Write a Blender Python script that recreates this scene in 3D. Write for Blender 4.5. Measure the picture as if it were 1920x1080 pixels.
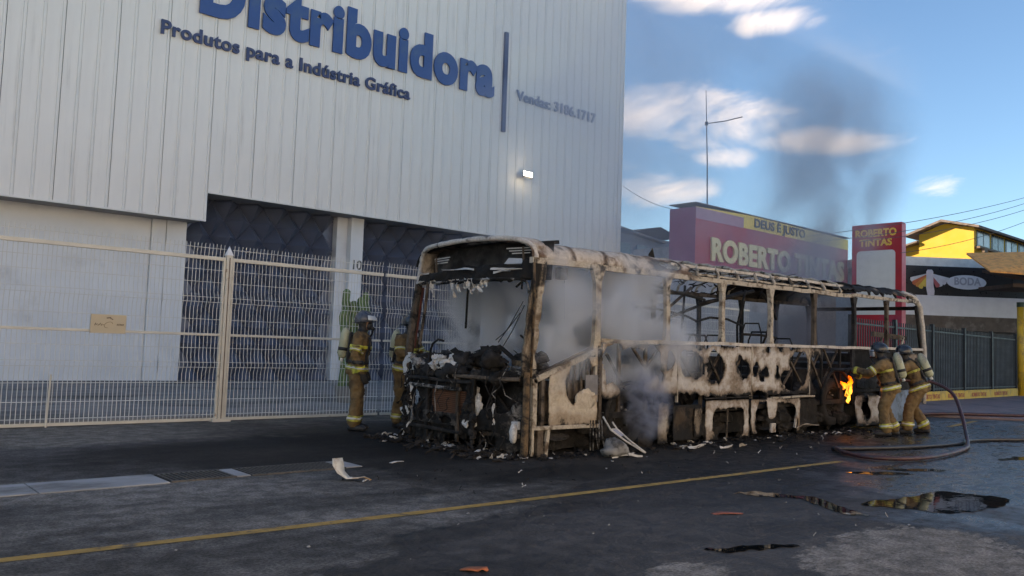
import bpy, bmesh, math, random
from mathutils import Vector, Matrix, noise
R = math.radians
random.seed(7)
for o in list(bpy.data.objects):
    bpy.data.objects.remove(o)
SC = bpy.context.scene
COL = SC.collection

# ------------------------------------------------------------------ camera
CAM_H = 1.38
FPX = 1550.0            # focal length in pixels of a 1920 wide frame
def camera():
    cd = bpy.data.cameras.new('camera'); co = bpy.data.objects.new('camera', cd); COL.objects.link(co)
    roll = R(2.0)
    X = Vector((2710 - 960, -(710 - 540), -FPX)).normalized()   # street direction in camera axes
    d = Vector((math.sin(roll), math.cos(roll), 0)); z = Vector((0, 0, 1))
    p = math.atan2(-d.dot(X), z.dot(X))
    up = d * math.cos(p) + z * math.sin(p)
    if up.y < 0: up = -up
    Y = up.cross(X)
    m = Matrix((X, Y, up)).to_4x4()
    m.translation = Vector((0, 0, CAM_H))
    co.matrix_world = m
    cd.sensor_width = 36; cd.lens = FPX / 1920 * 36
    cd.clip_start = 0.1; cd.clip_end = 3000
    SC.camera = co
camera()

# ------------------------------------------------------------------ light
SUN_AZ = R(133)        # direction towards the sun, anticlockwise from +X (behind the warehouse, to the left)
SUN_EL = R(25)
SC.view_settings.view_transform = 'Standard'
SC.view_settings.look = 'None'
SC.view_settings.gamma = 1
SC.view_settings.use_curve_mapping = False
SC.view_settings.exposure = 1.62
SC.view_settings.use_white_balance = True
SC.view_settings.white_balance_temperature = 7800
SC.view_settings.white_balance_tint = 14
SC.render.engine = 'CYCLES'
SC.cycles.use_denoising = True
SC.cycles.max_bounces = 5
SC.cycles.diffuse_bounces = 3
SC.cycles.glossy_bounces = 3
SC.cycles.volume_bounces = 2
SC.cycles.transparent_max_bounces = 8
SC.cycles.volume_step_rate = 2.0
SC.cycles.volume_max_steps = 64
SC.cycles.sample_clamp_indirect = 4

class NT:
    """small helper round a node tree"""
    def __init__(s, tree): s.t = tree; s.n = tree.nodes; s.l = tree.links
    def node(s, typ, **k):
        nd = s.n.new(typ)
        for a, b in k.items():
            if a.startswith('i_'):
                key = a[2:]
                key = int(key) if key.isdigit() else key.replace('_', ' ')
                s.put(nd, key, b)
            else: setattr(nd, a, b)
        return nd
    def put(s, nd, key, val):
        sock = nd.inputs[key]
        if isinstance(val, bpy.types.NodeSocket): s.l.new(val, sock)
        else: sock.default_value = val
    def math(s, op, a, b=None, c=None, clamp=False):
        nd = s.n.new('ShaderNodeMath'); nd.operation = op; nd.use_clamp = clamp
        s.put(nd, 0, a)
        if b is not None: s.put(nd, 1, b)
        if c is not None: s.put(nd, 2, c)
        return nd.outputs[0]
    def mix(s, f, a, b, blend='MIX'):
        nd = s.n.new('ShaderNodeMix'); nd.data_type = 'RGBA'; nd.blend_type = blend
        s.put(nd, 0, f); s.put(nd, 6, a if isinstance(a, bpy.types.NodeSocket) else col(a)); s.put(nd, 7, b if isinstance(b, bpy.types.NodeSocket) else col(b))
        return nd.outputs[2]
    def ramp(s, f, lo, hi, a=0.0, b=1.0, smooth=True):
        nd = s.n.new('ShaderNodeMapRange'); nd.interpolation_type = 'SMOOTHSTEP' if smooth else 'LINEAR'
        s.put(nd, 0, f); s.put(nd, 1, lo); s.put(nd, 2, hi); s.put(nd, 3, a); s.put(nd, 4, b)
        return nd.outputs[0]
    def noise(s, vec, scale, detail=4, rough=0.55, dist=0.0, dim='3D'):
        nd = s.n.new('ShaderNodeTexNoise'); nd.noise_dimensions = dim
        if vec is not None: s.l.new(vec, nd.inputs['Vector'])
        nd.inputs['Scale'].default_value = scale; nd.inputs['Detail'].default_value = detail
        nd.inputs['Roughness'].default_value = rough; nd.inputs['Distortion'].default_value = dist
        return nd.outputs[0]
    def mapping(s, vec, loc=(0, 0, 0), rot=(0, 0, 0), scale=(1, 1, 1)):
        nd = s.n.new('ShaderNodeMapping'); s.l.new(vec, nd.inputs[0])
        nd.inputs[1].default_value = loc; nd.inputs[2].default_value = rot; nd.inputs[3].default_value = scale
        return nd.outputs[0]
    def sep(s, vec):
        nd = s.n.new('ShaderNodeSeparateXYZ'); s.l.new(vec, nd.inputs[0]); return nd.outputs
def col(c):
    return (c[0], c[1], c[2], 1.0)

def world():
    w = bpy.data.worlds.new('World'); SC.world = w; w.use_nodes = True
    n = NT(w.node_tree); w.node_tree.nodes.clear()
    out = n.node('ShaderNodeOutputWorld')
    sky = n.node('ShaderNodeTexSky', sky_type='NISHITA', sun_disc=False, sun_elevation=SUN_EL,
                 sun_rotation=R(90) - SUN_AZ, air_density=1.0, dust_density=0.5, ozone_density=2.4, altitude=10)
    tc = n.node('ShaderNodeTexCoord').outputs['Generated']
    x, y, z = n.sep(tc)
    az = n.math('ARCTAN2', y, x)
    el = n.math('ARCSINE', z)
    # clouds drawn on the dome: banks seen above the roofs and a loose scatter all round
    nz = n.noise(n.mapping(tc, scale=(1, 1, 2.4)), 5.5, 9, 0.64, 0.8)
    base = n.noise(n.mapping(tc, loc=(3.1, 0.4, 0), scale=(1, 1, 3.0)), 2.2, 3, 0.5)
    field = n.ramp(base, 0.60, 0.86, -0.34, 0.30)
    for (a, e, ra, re, h) in [(0.600, 0.415, 0.12, 0.034, .80), (0.545, 0.376, 0.07, 0.018, .60), (0.700, 0.283, 0.12, 0.046, .82),
                              (0.605, 0.268, 0.10, 0.046, .76), (0.505, 0.243, 0.11, 0.020, .70), (0.590, 0.231, 0.07, 0.020, .62),
                              (0.665, 0.192, 0.080, 0.026, .66), (0.366, 0.187, 0.05, 0.018, .62), (0.80, 0.22, 0.12, 0.03, .5),
                              (0.10, 0.30, 0.14, 0.02, .45), (-0.25, 0.22, 0.18, 0.03, .5), (1.3, 0.33, 0.2, 0.04, .5), (-0.9, 0.3, 0.2, 0.04, .5)]:
        da = n.math('DIVIDE', n.math('SUBTRACT', az, a), ra)
        de = n.math('DIVIDE', n.math('SUBTRACT', el, e), re)
        r2 = n.math('ADD', n.math('MULTIPLY', da, da), n.math('MULTIPLY', de, de))
        g = n.math('MULTIPLY', n.math('MAXIMUM', n.math('SUBTRACT', 1.3, r2), 0.0), h)
        field = n.math('MAXIMUM', field, n.math('SUBTRACT', g, 0.34))
    m = n.ramp(n.math('ADD', field, n.math('MULTIPLY', n.math('SUBTRACT', nz, 0.5), 2.3)), 0.0, 0.85)
    m = n.math('MULTIPLY', m, n.ramp(el, 0.02, 0.10))
    skyc = sky.outputs[0]
    skyc = n.mix(1.0, skyc, (0.66, 0.88, 1.04), 'MULTIPLY')
    c = n.mix(n.math('MULTIPLY', m, 0.82), skyc, (6.6, 6.2, 6.1))
    bg = n.node('ShaderNodeBackground'); n.l.new(c, bg.inputs[0]); bg.inputs[1].default_value = 0.08
    n.l.new(bg.outputs[0], out.inputs[0])
world()

def sun():
    l = bpy.data.lights.new('sun', 'SUN'); l.energy = 5.0; l.angle = R(0.5); l.color = (1.0, 0.90, 0.74)
    o = bpy.data.objects.new('sun', l); COL.objects.link(o)
    d = Vector((math.cos(SUN_AZ) * math.cos(SUN_EL), math.sin(SUN_AZ) * math.cos(SUN_EL), math.sin(SUN_EL)))
    o.rotation_euler = d.to_track_quat('Z', 'Y').to_euler()
    o.location = (0, 40, 40)
sun()

# ------------------------------------------------------------------ helpers
def link(o, parent=None):
    COL.objects.link(o)
    if parent is not None: o.parent = parent
    return o
def tag(o, label=None, cat=None, group=None, kind=None):
    if label: o['label'] = label
    if cat: o['category'] = cat
    if group: o['group'] = group
    if kind: o['kind'] = kind
    return o
def empty(name, loc=(0, 0, 0), rz=0.0, label=None, cat=None, group=None):
    o = bpy.data.objects.new(name, None); link(o); o.location = loc; o.rotation_euler = (0, 0, rz)
    o.empty_display_size = 0.1
    return tag(o, label, cat, group)

class MB:
    """collects vertices and faces for ONE mesh object"""
    def __init__(s): s.v = []; s.f = []; s.a = []
    def add(s, vs, fs):
        b = len(s.v); s.v += [tuple(p) for p in vs]; s.f += [tuple(b + i for i in f) for f in fs]; return s
    def box(s, x0, x1, y0, y1, z0, z1):
        vs = [(x0, y0, z0), (x1, y0, z0), (x1, y1, z0), (x0, y1, z0), (x0, y0, z1), (x1, y0, z1), (x1, y1, z1), (x0, y1, z1)]
        return s.add(vs, [(0, 3, 2, 1), (4, 5, 6, 7), (0, 1, 5, 4), (1, 2, 6, 5), (2, 3, 7, 6), (3, 0, 4, 7)])
    def beam(s, p, q, w, h=None, up=(0, 0, 1)):
        """box of width w and height h from p to q"""
        h = w if h is None else h
        p = Vector(p); q = Vector(q); d = (q - p).normalized(); u = Vector(up)
        if abs(d.dot(u)) > 0.98: u = Vector((1, 0, 0)) if abs(d.x) < .9 else Vector((0, 1, 0))
        sd = d.cross(u).normalized() * w / 2; uu = sd.cross(d).normalized() * h / 2
        vs = [e + sgn for e in (p, q) for sgn in (-sd - uu, sd - uu, sd + uu, -sd + uu)]
        return s.add(vs, [(3, 2, 1, 0), (4, 5, 6, 7), (0, 1, 5, 4), (1, 2, 6, 5), (2, 3, 7, 6), (3, 0, 4, 7)])
    def tube(s, pts, r, n=8, cap=True, flat=1.0):
        pts = [Vector(p) for p in pts]; rs = r if isinstance(r, (list, tuple)) else [r] * len(pts)
        rings = []; u = None
        for i, p in enumerate(pts):
            d = (pts[min(i + 1, len(pts) - 1)] - pts[max(i - 1, 0)])
            d = d.normalized() if d.length > 1e-9 else Vector((0, 0, 1))
            if u is None:
                a = Vector((0, 0, 1)) if abs(d.z) < 0.9 else Vector((0, 1, 0)); u = (a - d * a.dot(d)).normalized()
            else:
                u = u - d * u.dot(d); u = u.normalized() if u.length > 1e-6 else d.orthogonal().normalized()
            w = d.cross(u)
            rings.append([p + (u * math.cos(t) * flat + w * math.sin(t)) * rs[i] for t in [2 * math.pi * k / n for k in range(n)]])
        vs = [q for rg in rings for q in rg]; fs = []
        for i in range(len(rings) - 1):
            for k in range(n):
                a = i * n + k; b = i * n + (k + 1) % n; fs.append((a, b, b + n, a + n))
        if cap: fs.append(tuple(reversed(range(n)))); fs.append(tuple(range((len(rings) - 1) * n, len(rings) * n)))
        return s.add(vs, fs)
    def ball(s, c, r, nu=10, nv=7):
        c = Vector(c); r = Vector(r if isinstance(r, (list, tuple)) else (r, r, r)); vs = []; fs = []
        for j in range(1, nv):
            ph = math.pi * j / nv
            for i in range(nu):
                t = 2 * math.pi * i / nu; vs.append((c.x + r.x * math.sin(ph) * math.cos(t), c.y + r.y * math.sin(ph) * math.sin(t), c.z + r.z * math.cos(ph)))
        for j in range(nv - 2):
            for i in range(nu):
                a = j * nu + i; b = j * nu + (i + 1) % nu; fs.append((a, a + nu, b + nu, b))
        vs += [(c.x, c.y, c.z + r.z), (c.x, c.y, c.z - r.z)]; t = len(vs) - 2
        for i in range(nu):
            fs.append((t, i, (i + 1) % nu)); b = (nv - 2) * nu; fs.append((t + 1, b + (i + 1) % nu, b + i))
        return s.add(vs, fs)
    def prism(s, poly, y0, y1):
        """poly in (x, z), extruded along y"""
        n = len(poly)
        vs = [(x, y0, z) for x, z in poly] + [(x, y1, z) for x, z in poly]
        fs = [tuple(range(n)), tuple(reversed(range(n, 2 * n)))] + [(i, i + n, (i + 1) % n + n, (i + 1) % n) for i in range(n)]
        return s.add(vs, fs)
    def slab(s, poly, z0, z1):
        """poly in (x, y), extruded along z"""
        n = len(poly)
        vs = [(x, y, z0) for x, y in poly] + [(x, y, z1) for x, y in poly]
        fs = [tuple(reversed(range(n))), tuple(range(n, 2 * n))] + [(i, (i + 1) % n, (i + 1) % n + n, i + n) for i in range(n)]
        return s.add(vs, fs)
    def mesh(s, name, mat=None, smooth=False):
        me = bpy.data.meshes.new(name); me.from_pydata(s.v, [], s.f); me.update()
        if mat: me.materials.append(mat)
        if smooth:
            for p in me.polygons: p.use_smooth = True
        return me
    def build(s, name, mat, parent=None, smooth=False, bevel=0.0, loc=None, fix=True):
        me = s.mesh(name, mat, smooth)
        if fix:
            bm = bmesh.new(); bm.from_mesh(me); bmesh.ops.recalc_face_normals(bm, faces=bm.faces); bm.to_mesh(me); bm.free()
        o = bpy.data.objects.new(name, me); link(o, parent)
        if loc is not None: o.location = loc
        if bevel:
            b = o.modifiers.new('bevel', 'BEVEL'); b.width = bevel; b.segments = 2; b.limit_method = 'ANGLE'; b.angle_limit = R(40)
        return o
def inst(me, name, parent=None, loc=(0, 0, 0), rot=None, scale=None):
    o = bpy.data.objects.new(name, me); link(o, parent); o.location = loc
    if rot is not None: o.rotation_euler = rot
    if scale is not None: o.scale = scale
    return o

# ------------------------------------------------------------------ materials
MATS = {}
def mat(name, color, rough=0.7, metal=0.0, vary=0.12, vscale=3.0, color2=None, c2lo=0.5, c2hi=0.65, c2scale=2.0,
        bump=0.0, bscale=30.0, spec=0.5, stretch=(1, 1, 1), emit=None, estr=0.0, coord='Object', detail=6):
    if name in MATS: return MATS[name]
    m = bpy.data.materials.new(name); m.use_nodes = True; MATS[name] = m
    n = NT(m.node_tree); b = m.node_tree.nodes['Principled BSDF']
    tc = n.node('ShaderNodeTexCoord').outputs[coord]
    vec = n.mapping(tc, scale=stretch)
    nz = n.noise(vec, vscale, detail, 0.6)
    f = n.ramp(nz, 0.25, 0.75, 1 - vary, 1 + vary)
    c = n.mix(1.0, color, (1, 1, 1), 'MULTIPLY')
    mul = n.node('ShaderNodeMix', data_type='RGBA', blend_type='MULTIPLY'); mul.inputs[0].default_value = 1.0
    mul.inputs[6].default_value = col(color)
    cmb = n.node('ShaderNodeCombineColor'); [n.l.new(f, cmb.inputs[i]) for i in range(3)]
    n.l.new(cmb.outputs[0], mul.inputs[7]); c = mul.outputs[2]
    if color2 is not None:
        n2 = n.noise(n.mapping(tc, loc=(3.7, 1.3, 9.1), scale=stretch), c2scale, 7, 0.65)
        c = n.mix(n.ramp(n2, c2lo, c2hi), c, color2)
    n.l.new(c, b.inputs['Base Color'])
    b.inputs['Metallic'].default_value = metal
    r = n.ramp(n.noise(tc, vscale * 2.3, 4), 0.3, 0.7, max(0.02, rough - 0.08), min(1, rough + 0.08))
    n.l.new(r, b.inputs['Roughness'])
    b.inputs['Specular IOR Level'].default_value = spec
    if bump:
        bp = n.node('ShaderNodeBump'); bp.inputs['Strength'].default_value = bump; bp.inputs['Distance'].default_value = 0.02
        n.l.new(n.noise(tc, bscale, 5, 0.6), bp.inputs['Height']); n.l.new(bp.outputs[0], b.inputs['Normal'])
    if emit:
        b.inputs['Emission Color'].default_value = col(emit); b.inputs['Emission Strength'].default_value = estr
    return m

def burnt(name, ash=(0.47, 0.42, 0.36), tan=(0.20, 0.125, 0.065), black=0.5, rust=0.5, scale=2.4, seed=0.0, rough=0.85, soot=False):
    """fire-bared sheet metal: pale ash, scorched tan and patches of soot"""
    if name in MATS: return MATS[name]
    m = bpy.data.materials.new(name); m.use_nodes = True; MATS[name] = m
    n = NT(m.node_tree); b = m.node_tree.nodes['Principled BSDF']
    tc = n.mapping(n.node('ShaderNodeTexCoord').outputs['Object'], loc=(seed, seed * 1.7, seed * .6))
    fine = n.noise(tc, scale * 9, 6, 0.65)
    g = n.ramp(fine, 0.3, 0.72, 0.74, 1.12)
    cmb = n.node('ShaderNodeCombineColor'); [n.l.new(g, cmb.inputs[i]) for i in range(3)]
    c = n.mix(1.0, ash, cmb.outputs[0], 'MULTIPLY')
    nr = n.noise(tc, scale * 1.3, 7, 0.62, 0.4)
    c = n.mix(n.ramp(nr, 0.68 - 0.4 * rust, 0.86 - 0.4 * rust), c, tan)
    nb = n.noise(n.mapping(tc, loc=(5.2, 2.2, 8.8)), scale, 8, 0.66, 0.5)
    k = n.ramp(nb, 0.76 - 0.42 * black, 0.90 - 0.42 * black)
    if soot:
        at = n.node('ShaderNodeAttribute', attribute_name='soot').outputs['Fac']
        sf = n.math('ADD', at, n.math('MULTIPLY', n.math('SUBTRACT', fine, 0.5), 0.9))
        k = n.math('MAXIMUM', k, n.ramp(sf, 0.42, 0.78))
        c = n.mix(n.math('MULTIPLY', n.ramp(sf, 0.12, 0.45), 0.8), c, tan)
    c = n.mix(k, c, (0.012, 0.011, 0.0105))
    n.l.new(c, b.inputs['Base Color']); b.inputs['Roughness'].default_value = rough
    b.inputs['Specular IOR Level'].default_value = 0.25
    bp = n.node('ShaderNodeBump'); bp.inputs['Strength'].default_value = 0.5; bp.inputs['Distance'].default_value = 0.02
    n.l.new(n.noise(tc, 26, 6, 0.65), bp.inputs['Height']); n.l.new(bp.outputs[0], b.inputs['Normal'])
    return m

# ------------------------------------------------------------------ text
_glyph = {}
def text_mesh(s, bold, depth):
    cu = bpy.data.curves.new('t', 'FONT'); cu.body = s; cu.size = 1.0; cu.offset = bold; cu.extrude = depth; cu.resolution_u = 5
    ob = bpy.data.objects.new('t', cu); COL.objects.link(ob)
    dg = bpy.context.evaluated_depsgraph_get(); dg.update()
    me = bpy.data.meshes.new_from_object(ob.evaluated_get(dg))
    bpy.data.objects.remove(ob); bpy.data.curves.remove(cu)
    return me
def maxx(s, bold=0.0):
    me = text_mesh(s, bold, 0.0); r = max((v.co.x for v in me.vertices), default=0); bpy.data.meshes.remove(me); return r
_adv = {}
def advance(ch):
    if ch not in _adv: _adv[ch] = maxx(ch + 'H') - maxx('H')
    return _adv[ch]
def lettering(s, x0, x1, height, parent, material, bold=0.0, depth=0.03, track=0.0, y=0.0, z=0.0, cap='H', name='letter'):
    """letters standing in the parent's XZ plane, facing -Y; each letter its own mesh. x0..x1 and cap height in metres"""
    key = ('cap', cap)
    if key not in _adv:
        me = text_mesh(cap, 0, 0); _adv[key] = max(v.co.y for v in me.vertices); bpy.data.meshes.remove(me)
    sz = height / (_adv[key] + bold)
    pos = []; p = 0.0
    for ch in s:
        pos.append(p); p += advance(ch) + track
    sx = (x1 - x0) / (p - track)
    out = []
    for ch, q in zip(s, pos):
        if ch == ' ': continue
        k = (ch, bold, depth, sx, sz, material.name)
        if k not in _glyph:
            me = text_mesh(ch, bold, 0.5)
            for v in me.vertices:
                a, b, c = v.co; v.co = (a * sx, -c * 2 * depth / 2 - depth / 2, b * sz)
            me.materials.clear(); me.materials.append(material); me.name = name
            _glyph[k] = me
        out.append(inst(_glyph[k], name, parent, (x0 + q * sx, y, z)))
    return out

# ------------------------------------------------------------------ ground
def asphalt():
    m = bpy.data.materials.new('asphalt'); m.use_nodes = True
    n = NT(m.node_tree); b = m.node_tree.nodes['Principled BSDF']
    tc = n.node('ShaderNodeTexCoord').outputs['Object']
    warp = n.noise(tc, 0.9, 5, 0.6); warp2 = n.noise(n.mapping(tc, loc=(7, 3, 0), scale=(.7, 1.3, 1)), 3.1, 9, 0.72)
    x, y, z = n.sep(tc)
    rag = n.noise(n.mapping(tc, loc=(1, 9, 0), scale=(.6, 1.5, 1)), 9.0, 8, 0.75)
    wv = n.math('ADD', n.math('ADD', n.math('MULTIPLY', n.math('SUBTRACT', warp, 0.5), 1.9), n.math('MULTIPLY', n.math('SUBTRACT', warp2, 0.5), 1.2)), n.math('MULTIPLY', n.math('SUBTRACT', rag, 0.5), 0.7))
    def lin(a, b_, c_): return n.math('ADD', n.math('ADD', n.math('MULTIPLY', x, a), n.math('MULTIPLY', y, b_)), c_)
    def blob(cx, cy, rx, ry, rot=0.0):
        ca, sa = math.cos(rot), math.sin(rot)
        p = n.math('DIVIDE', lin(ca, sa, -(cx * ca + cy * sa)), rx); q = n.math('DIVIDE', lin(-sa, ca, cx * sa - cy * ca), ry)
        return n.math('SUBTRACT', 1.0, n.math('SQRT', n.math('ADD', n.math('MULTIPLY', p, p), n.math('MULTIPLY', q, q))))
    # wet ground on the camera side of the centre line, with two dry islands
    wet = n.math('ADD', lin(0.3125, -0.95, -0.3125 * 2.38 + 0.95 * 4.48), n.math('MULTIPLY', wv, 0.55))
    wet = n.ramp(wet, -0.03, 0.04)
    isl = n.math('MAXIMUM', blob(6.05, 2.35, 1.25, 0.80, 0.35), n.math('MULTIPLY', blob(4.38, 3.18, 0.36, 0.22), 1.0))
    isl = n.math('MAXIMUM', isl, n.math('MULTIPLY', blob(8.6, 1.2, 1.3, .6), 1.0))
    isl = n.ramp(n.math('ADD', n.math('ADD', isl, n.math('MULTIPLY', wv, 0.45)), n.math('MULTIPLY', n.math('SUBTRACT', rag, 0.5), 0.9)), -0.04, 0.07)
    wet = n.math('MULTIPLY', wet, n.math('SUBTRACT', 1.0, isl))
    # soaked sheen further along, where the hoses leak
    soak = n.math('MAXIMUM', blob(13.0, 3.8, 6.2, 2.4, 0.16), blob(17.5, 6.0, 5.5, 2.6))
    soak = n.math('MULTIPLY', n.ramp(n.math('ADD', soak, n.math('MULTIPLY', wv, 0.55)), 0.02, 0.30), n.math('SUBTRACT', 1.0, isl))
    # soot and ash washed out round the wreck
    dx = n.math('MAXIMUM', n.math('SUBTRACT', n.math('ABSOLUTE', n.math('SUBTRACT', x, 12.6)), 6.0), 0.0)
    dy = n.math('MAXIMUM', n.math('SUBTRACT', n.math('ABSOLUTE', n.math('SUBTRACT', y, 8.9)), 1.7), 0.0)
    dist = n.math('SQRT', n.math('ADD', n.math('MULTIPLY', dx, dx), n.math('MULTIPLY', dy, dy)))
    soot = n.ramp(n.math('ADD', dist, n.math('MULTIPLY', wv, 1.5)), 0.8, 3.6, 1.0, 0.0)
    soot = n.math('MAXIMUM', soot, n.math('MULTIPLY', n.ramp(n.math('ADD', blob(5.0, 9.6, 3.4, 1.9), n.math('MULTIPLY', wv, .5)), 0.0, 0.5), 0.8))
    agg = n.noise(tc, 42, 5, 0.8); mid = n.noise(tc, 5.5, 6, 0.65); big = n.noise(n.mapping(tc, scale=(0.35, 1, 1)), 0.75, 5, 0.6)
    c = n.mix(n.ramp(big, 0.40, 0.60), (0.085, 0.079, 0.074), (0.185, 0.168, 0.154))
    dusty = n.ramp(n.math('ADD', y, n.math('MULTIPLY', wv, 0.8)), 10.6, 11.3)
    c = n.mix(n.math('MULTIPLY', dusty, 0.9), c, (0.19, 0.165, 0.14))
    patch = n.math('MULTIPLY', n.ramp(n.math('ADD', y, n.math('MULTIPLY', wv, 0.35)), 8.35, 8.6), n.math('SUBTRACT', 1.0, dusty))
    c = n.mix(n.math('MULTIPLY', patch, 0.7), c, (0.047, 0.045, 0.046))
    c = n.mix(n.math('MULTIPLY', isl, 0.8), c, (0.21, 0.186, 0.165))
    f = n.math('MULTIPLY', n.ramp(agg, 0.36, 0.66, 0.45, 1.6, False), n.ramp(mid, 0.36, 0.64, 0.66, 1.34))
    cmb = n.node('ShaderNodeCombineColor'); [n.l.new(f, cmb.inputs[i]) for i in range(3)]
    c = n.mix(1.0, c, cmb.outputs[0], 'MULTIPLY')
    w = n.math('MAXIMUM', wet, soak)
    c = n.mix(n.math('MULTIPLY', w, 0.88), c, (0.30, 0.29, 0.30), 'MULTIPLY')
    c = n.mix(n.math('MULTIPLY', soot, 0.92), c, (0.16, 0.15, 0.145), 'MULTIPLY')
    band = n.noise(n.mapping(tc, loc=(2, 5, 0), rot=(0, 0, .04), scale=(.12, 1.6, 1)), 1.5, 6, 0.6)
    c = n.mix(n.math('MULTIPLY', n.ramp(band, 0.52, 0.68), 0.30), c, (0.034, 0.032, 0.031))
    vo = n.node('ShaderNodeTexVoronoi', i_Scale=13.0); n.l.new(tc, vo.inputs['Vector'])
    speck = n.math('MULTIPLY', n.ramp(vo.outputs['Distance'], 0.05, 0.10, 1.0, 0.0), n.ramp(rag, 0.5, 0.62))
    c = n.mix(n.math('MULTIPLY', speck, 0.6), c, (0.26, 0.245, 0.23))
    stain = n.ramp(n.noise(n.mapping(tc, loc=(11, 4, 0)), 1.9, 7, 0.7), 0.66, 0.80)
    c = n.mix(n.math('MULTIPLY', stain, 0.55), c, (0.02, 0.019, 0.019))
    n.l.new(c, b.inputs['Base Color'])
    rg = n.ramp(mid, 0.3, 0.7, 0.74, 0.92)
    rg = n.mix(wet, rg, n.ramp(mid, 0.36, 0.64, 0.46, 0.78))
    rg = n.mix(soak, rg, n.ramp(n.math('ADD', n.math('MULTIPLY', warp2, .6), n.math('MULTIPLY', rag, .4)), 0.42, 0.58, 0.12, 0.50))
    n.l.new(rg, b.inputs['Roughness'])
    n.l.new(n.math('ADD', 0.12, n.math('ADD', n.math('MULTIPLY', soak, 0.40), n.math('MULTIPLY', wet, 0.08))), b.inputs['Specular IOR Level'])
    bp = n.node('ShaderNodeBump'); bp.inputs['Distance'].default_value = 0.012
    n.l.new(n.math('MULTIPLY', n.math('SUBTRACT', 1.0, n.math('MULTIPLY', soak, 0.85)), 0.9), bp.inputs['Strength'])
    n.l.new(n.math('ADD', agg, n.math('MULTIPLY', mid, 1.5)), bp.inputs['Height']); n.l.new(bp.outputs[0], b.inputs['Normal'])
    return m
M_ASPH = asphalt()
def ground():
    o = MB().add([(-400, -400, 0), (600, -400, 0), (600, 500, 0), (-400, 500, 0)], [(0, 1, 2, 3)]).build('road', M_ASPH)
    tag(o, 'dark asphalt street, wet and sooty round the burnt bus', kind='structure')
    conc = mat('forecourt_concrete', (0.20, 0.195, 0.19), 0.8, vary=.22, vscale=1.2, color2=(0.085, 0.08, 0.078), c2lo=.48, c2hi=.66, c2scale=.55, bump=.25, stretch=(.5, 1, 1))
    o = MB().slab([(-45, 13.42), (26.2, 13.42), (26.2, 26), (-45, 26)], 0.0, 0.07).build('forecourt', conc, bevel=.015)
    tag(o, 'grey concrete forecourt behind the mesh fence', kind='structure')
    pav = mat('pavement_red', (0.165, 0.115, 0.115), 0.75, vary=.2, vscale=1.5, color2=(0.09, 0.075, 0.075), c2scale=.8, bump=.2)
    o = MB().slab([(21.3, 8.5), (22.8, 6.6), (50, 3.0), (70, 3.0), (70, 16), (24, 11.9), (21, 11.4)], 0.0, 0.06).build('pavement', pav, bevel=.01)
    tag(o, 'reddish pavement apron before the yellow kerbed bar fence', kind='structure')
    yel = mat('road_paint_yellow', (0.36, 0.205, 0.04), .7, vary=.25, vscale=9, color2=(0.075, 0.058, 0.04), c2lo=.52, c2hi=.68, c2scale=5.5, bump=.2, bscale=80)
    mb = MB(); ps = [(-2.5, 5.92), (1.09, 5.745), (3.59, 5.60), (6.2, 5.50), (8.2, 5.44), (10.7, 5.375)]
    for (xa, ya), (xb, yb) in zip(ps, ps[1:]):
        k = 5
        for i in range(k):
            t0, t1 = i / k, (i + 1) / k
            h0 = .052 + .006 * noise.noise((xa + t0 * 9, 1, 1)); h1 = h0
            x0, y0, x1, y1 = xa + (xb - xa) * t0, ya + (yb - ya) * t0, xa + (xb - xa) * t1, ya + (yb - ya) * t1
            mb.add([(x0, y0 - h0, .004), (x1, y1 - h1, .004), (x1, y1 + h1, .004), (x0, y0 + h0, .004)], [(0, 1, 2, 3)])
    tag(mb.build('road_marking', yel), 'worn solid yellow centre line along the street', kind='structure')
    mb = MB().add([(18.6, 6.93, .004), (21.2, 7.3, .004), (21.2, 7.42, .004), (18.6, 7.05, .004)], [(0, 1, 2, 3)])
    tag(mb.build('road_marking', yel), 'faded yellow line behind the two firefighters with the hose', kind='structure')
    # concrete gutter strip and its drain
    gut = mat('gutter_concrete', (0.27, 0.27, 0.275), .8, vary=.2, vscale=2.2, color2=(0.12, 0.115, 0.11), c2lo=.5, c2hi=.7, c2scale=1.3, bump=.25, stretch=(.6, 1, 1))
    mb = MB()
    xs = [-6.0, -4.4, -2.8, -1.2, 0.3, 1.75, 2.84]
    gs = []
    root = empty('gutter', (0, 0, 0)); tag(root, 'pale concrete gutter strip let into the asphalt', kind='structure')
    for x0, x1 in zip(xs, xs[1:]):
        MB().slab([(x0 + .006, 7.87), (x1 - .006, 7.88), (x1 - .006, 8.42), (x0 + .006, 8.42)], 0.0, 0.012).build('gutter_slab', gut, root, bevel=.004)
    for x0, x1 in [(3.50, 3.64), (4.72, 4.92)]:
        MB().slab([(x0, 7.93), (x1, 7.93), (x1, 8.40), (x0, 8.40)], 0.0, 0.011).build('gutter_slab', gut, root, bevel=.004)
    iron = mat('grate_iron', (0.055, 0.052, 0.05), .6, metal=.3, vary=.3, vscale=20, color2=(0.12, 0.10, 0.085), c2scale=8)
    dark = mat('drain_dark', (0.008, 0.008, 0.008), .9)
    bar = MB().box(-.011, .011, -.215, .215, 0, .014).mesh('bar', iron)
    for (x0, x1, lab) in [(2.86, 3.49, 'short drain grate next to the pale gutter slabs'), (3.65, 4.71, 'longer sooty drain grate between two small concrete blocks')]:
        e = empty('drain_grate', ((x0 + x1) / 2, 8.16, 0), 0, lab, 'drain grate', 'drain grates in the gutter')
        L = (x1 - x0) / 2
        MB().box(-L, L, -.24, .24, 0, .004).build('channel', dark, e)
        MB().box(-L, L, -.245, -.215, 0, .013).box(-L, L, .215, .245, 0, .013).build('frame', iron, e)
        k = int((x1 - x0) / .046)
        for i in range(k): inst(bar, 'bar', e, (-L + (i + .5) * 2 * L / k, 0, 0))
ground()

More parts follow.
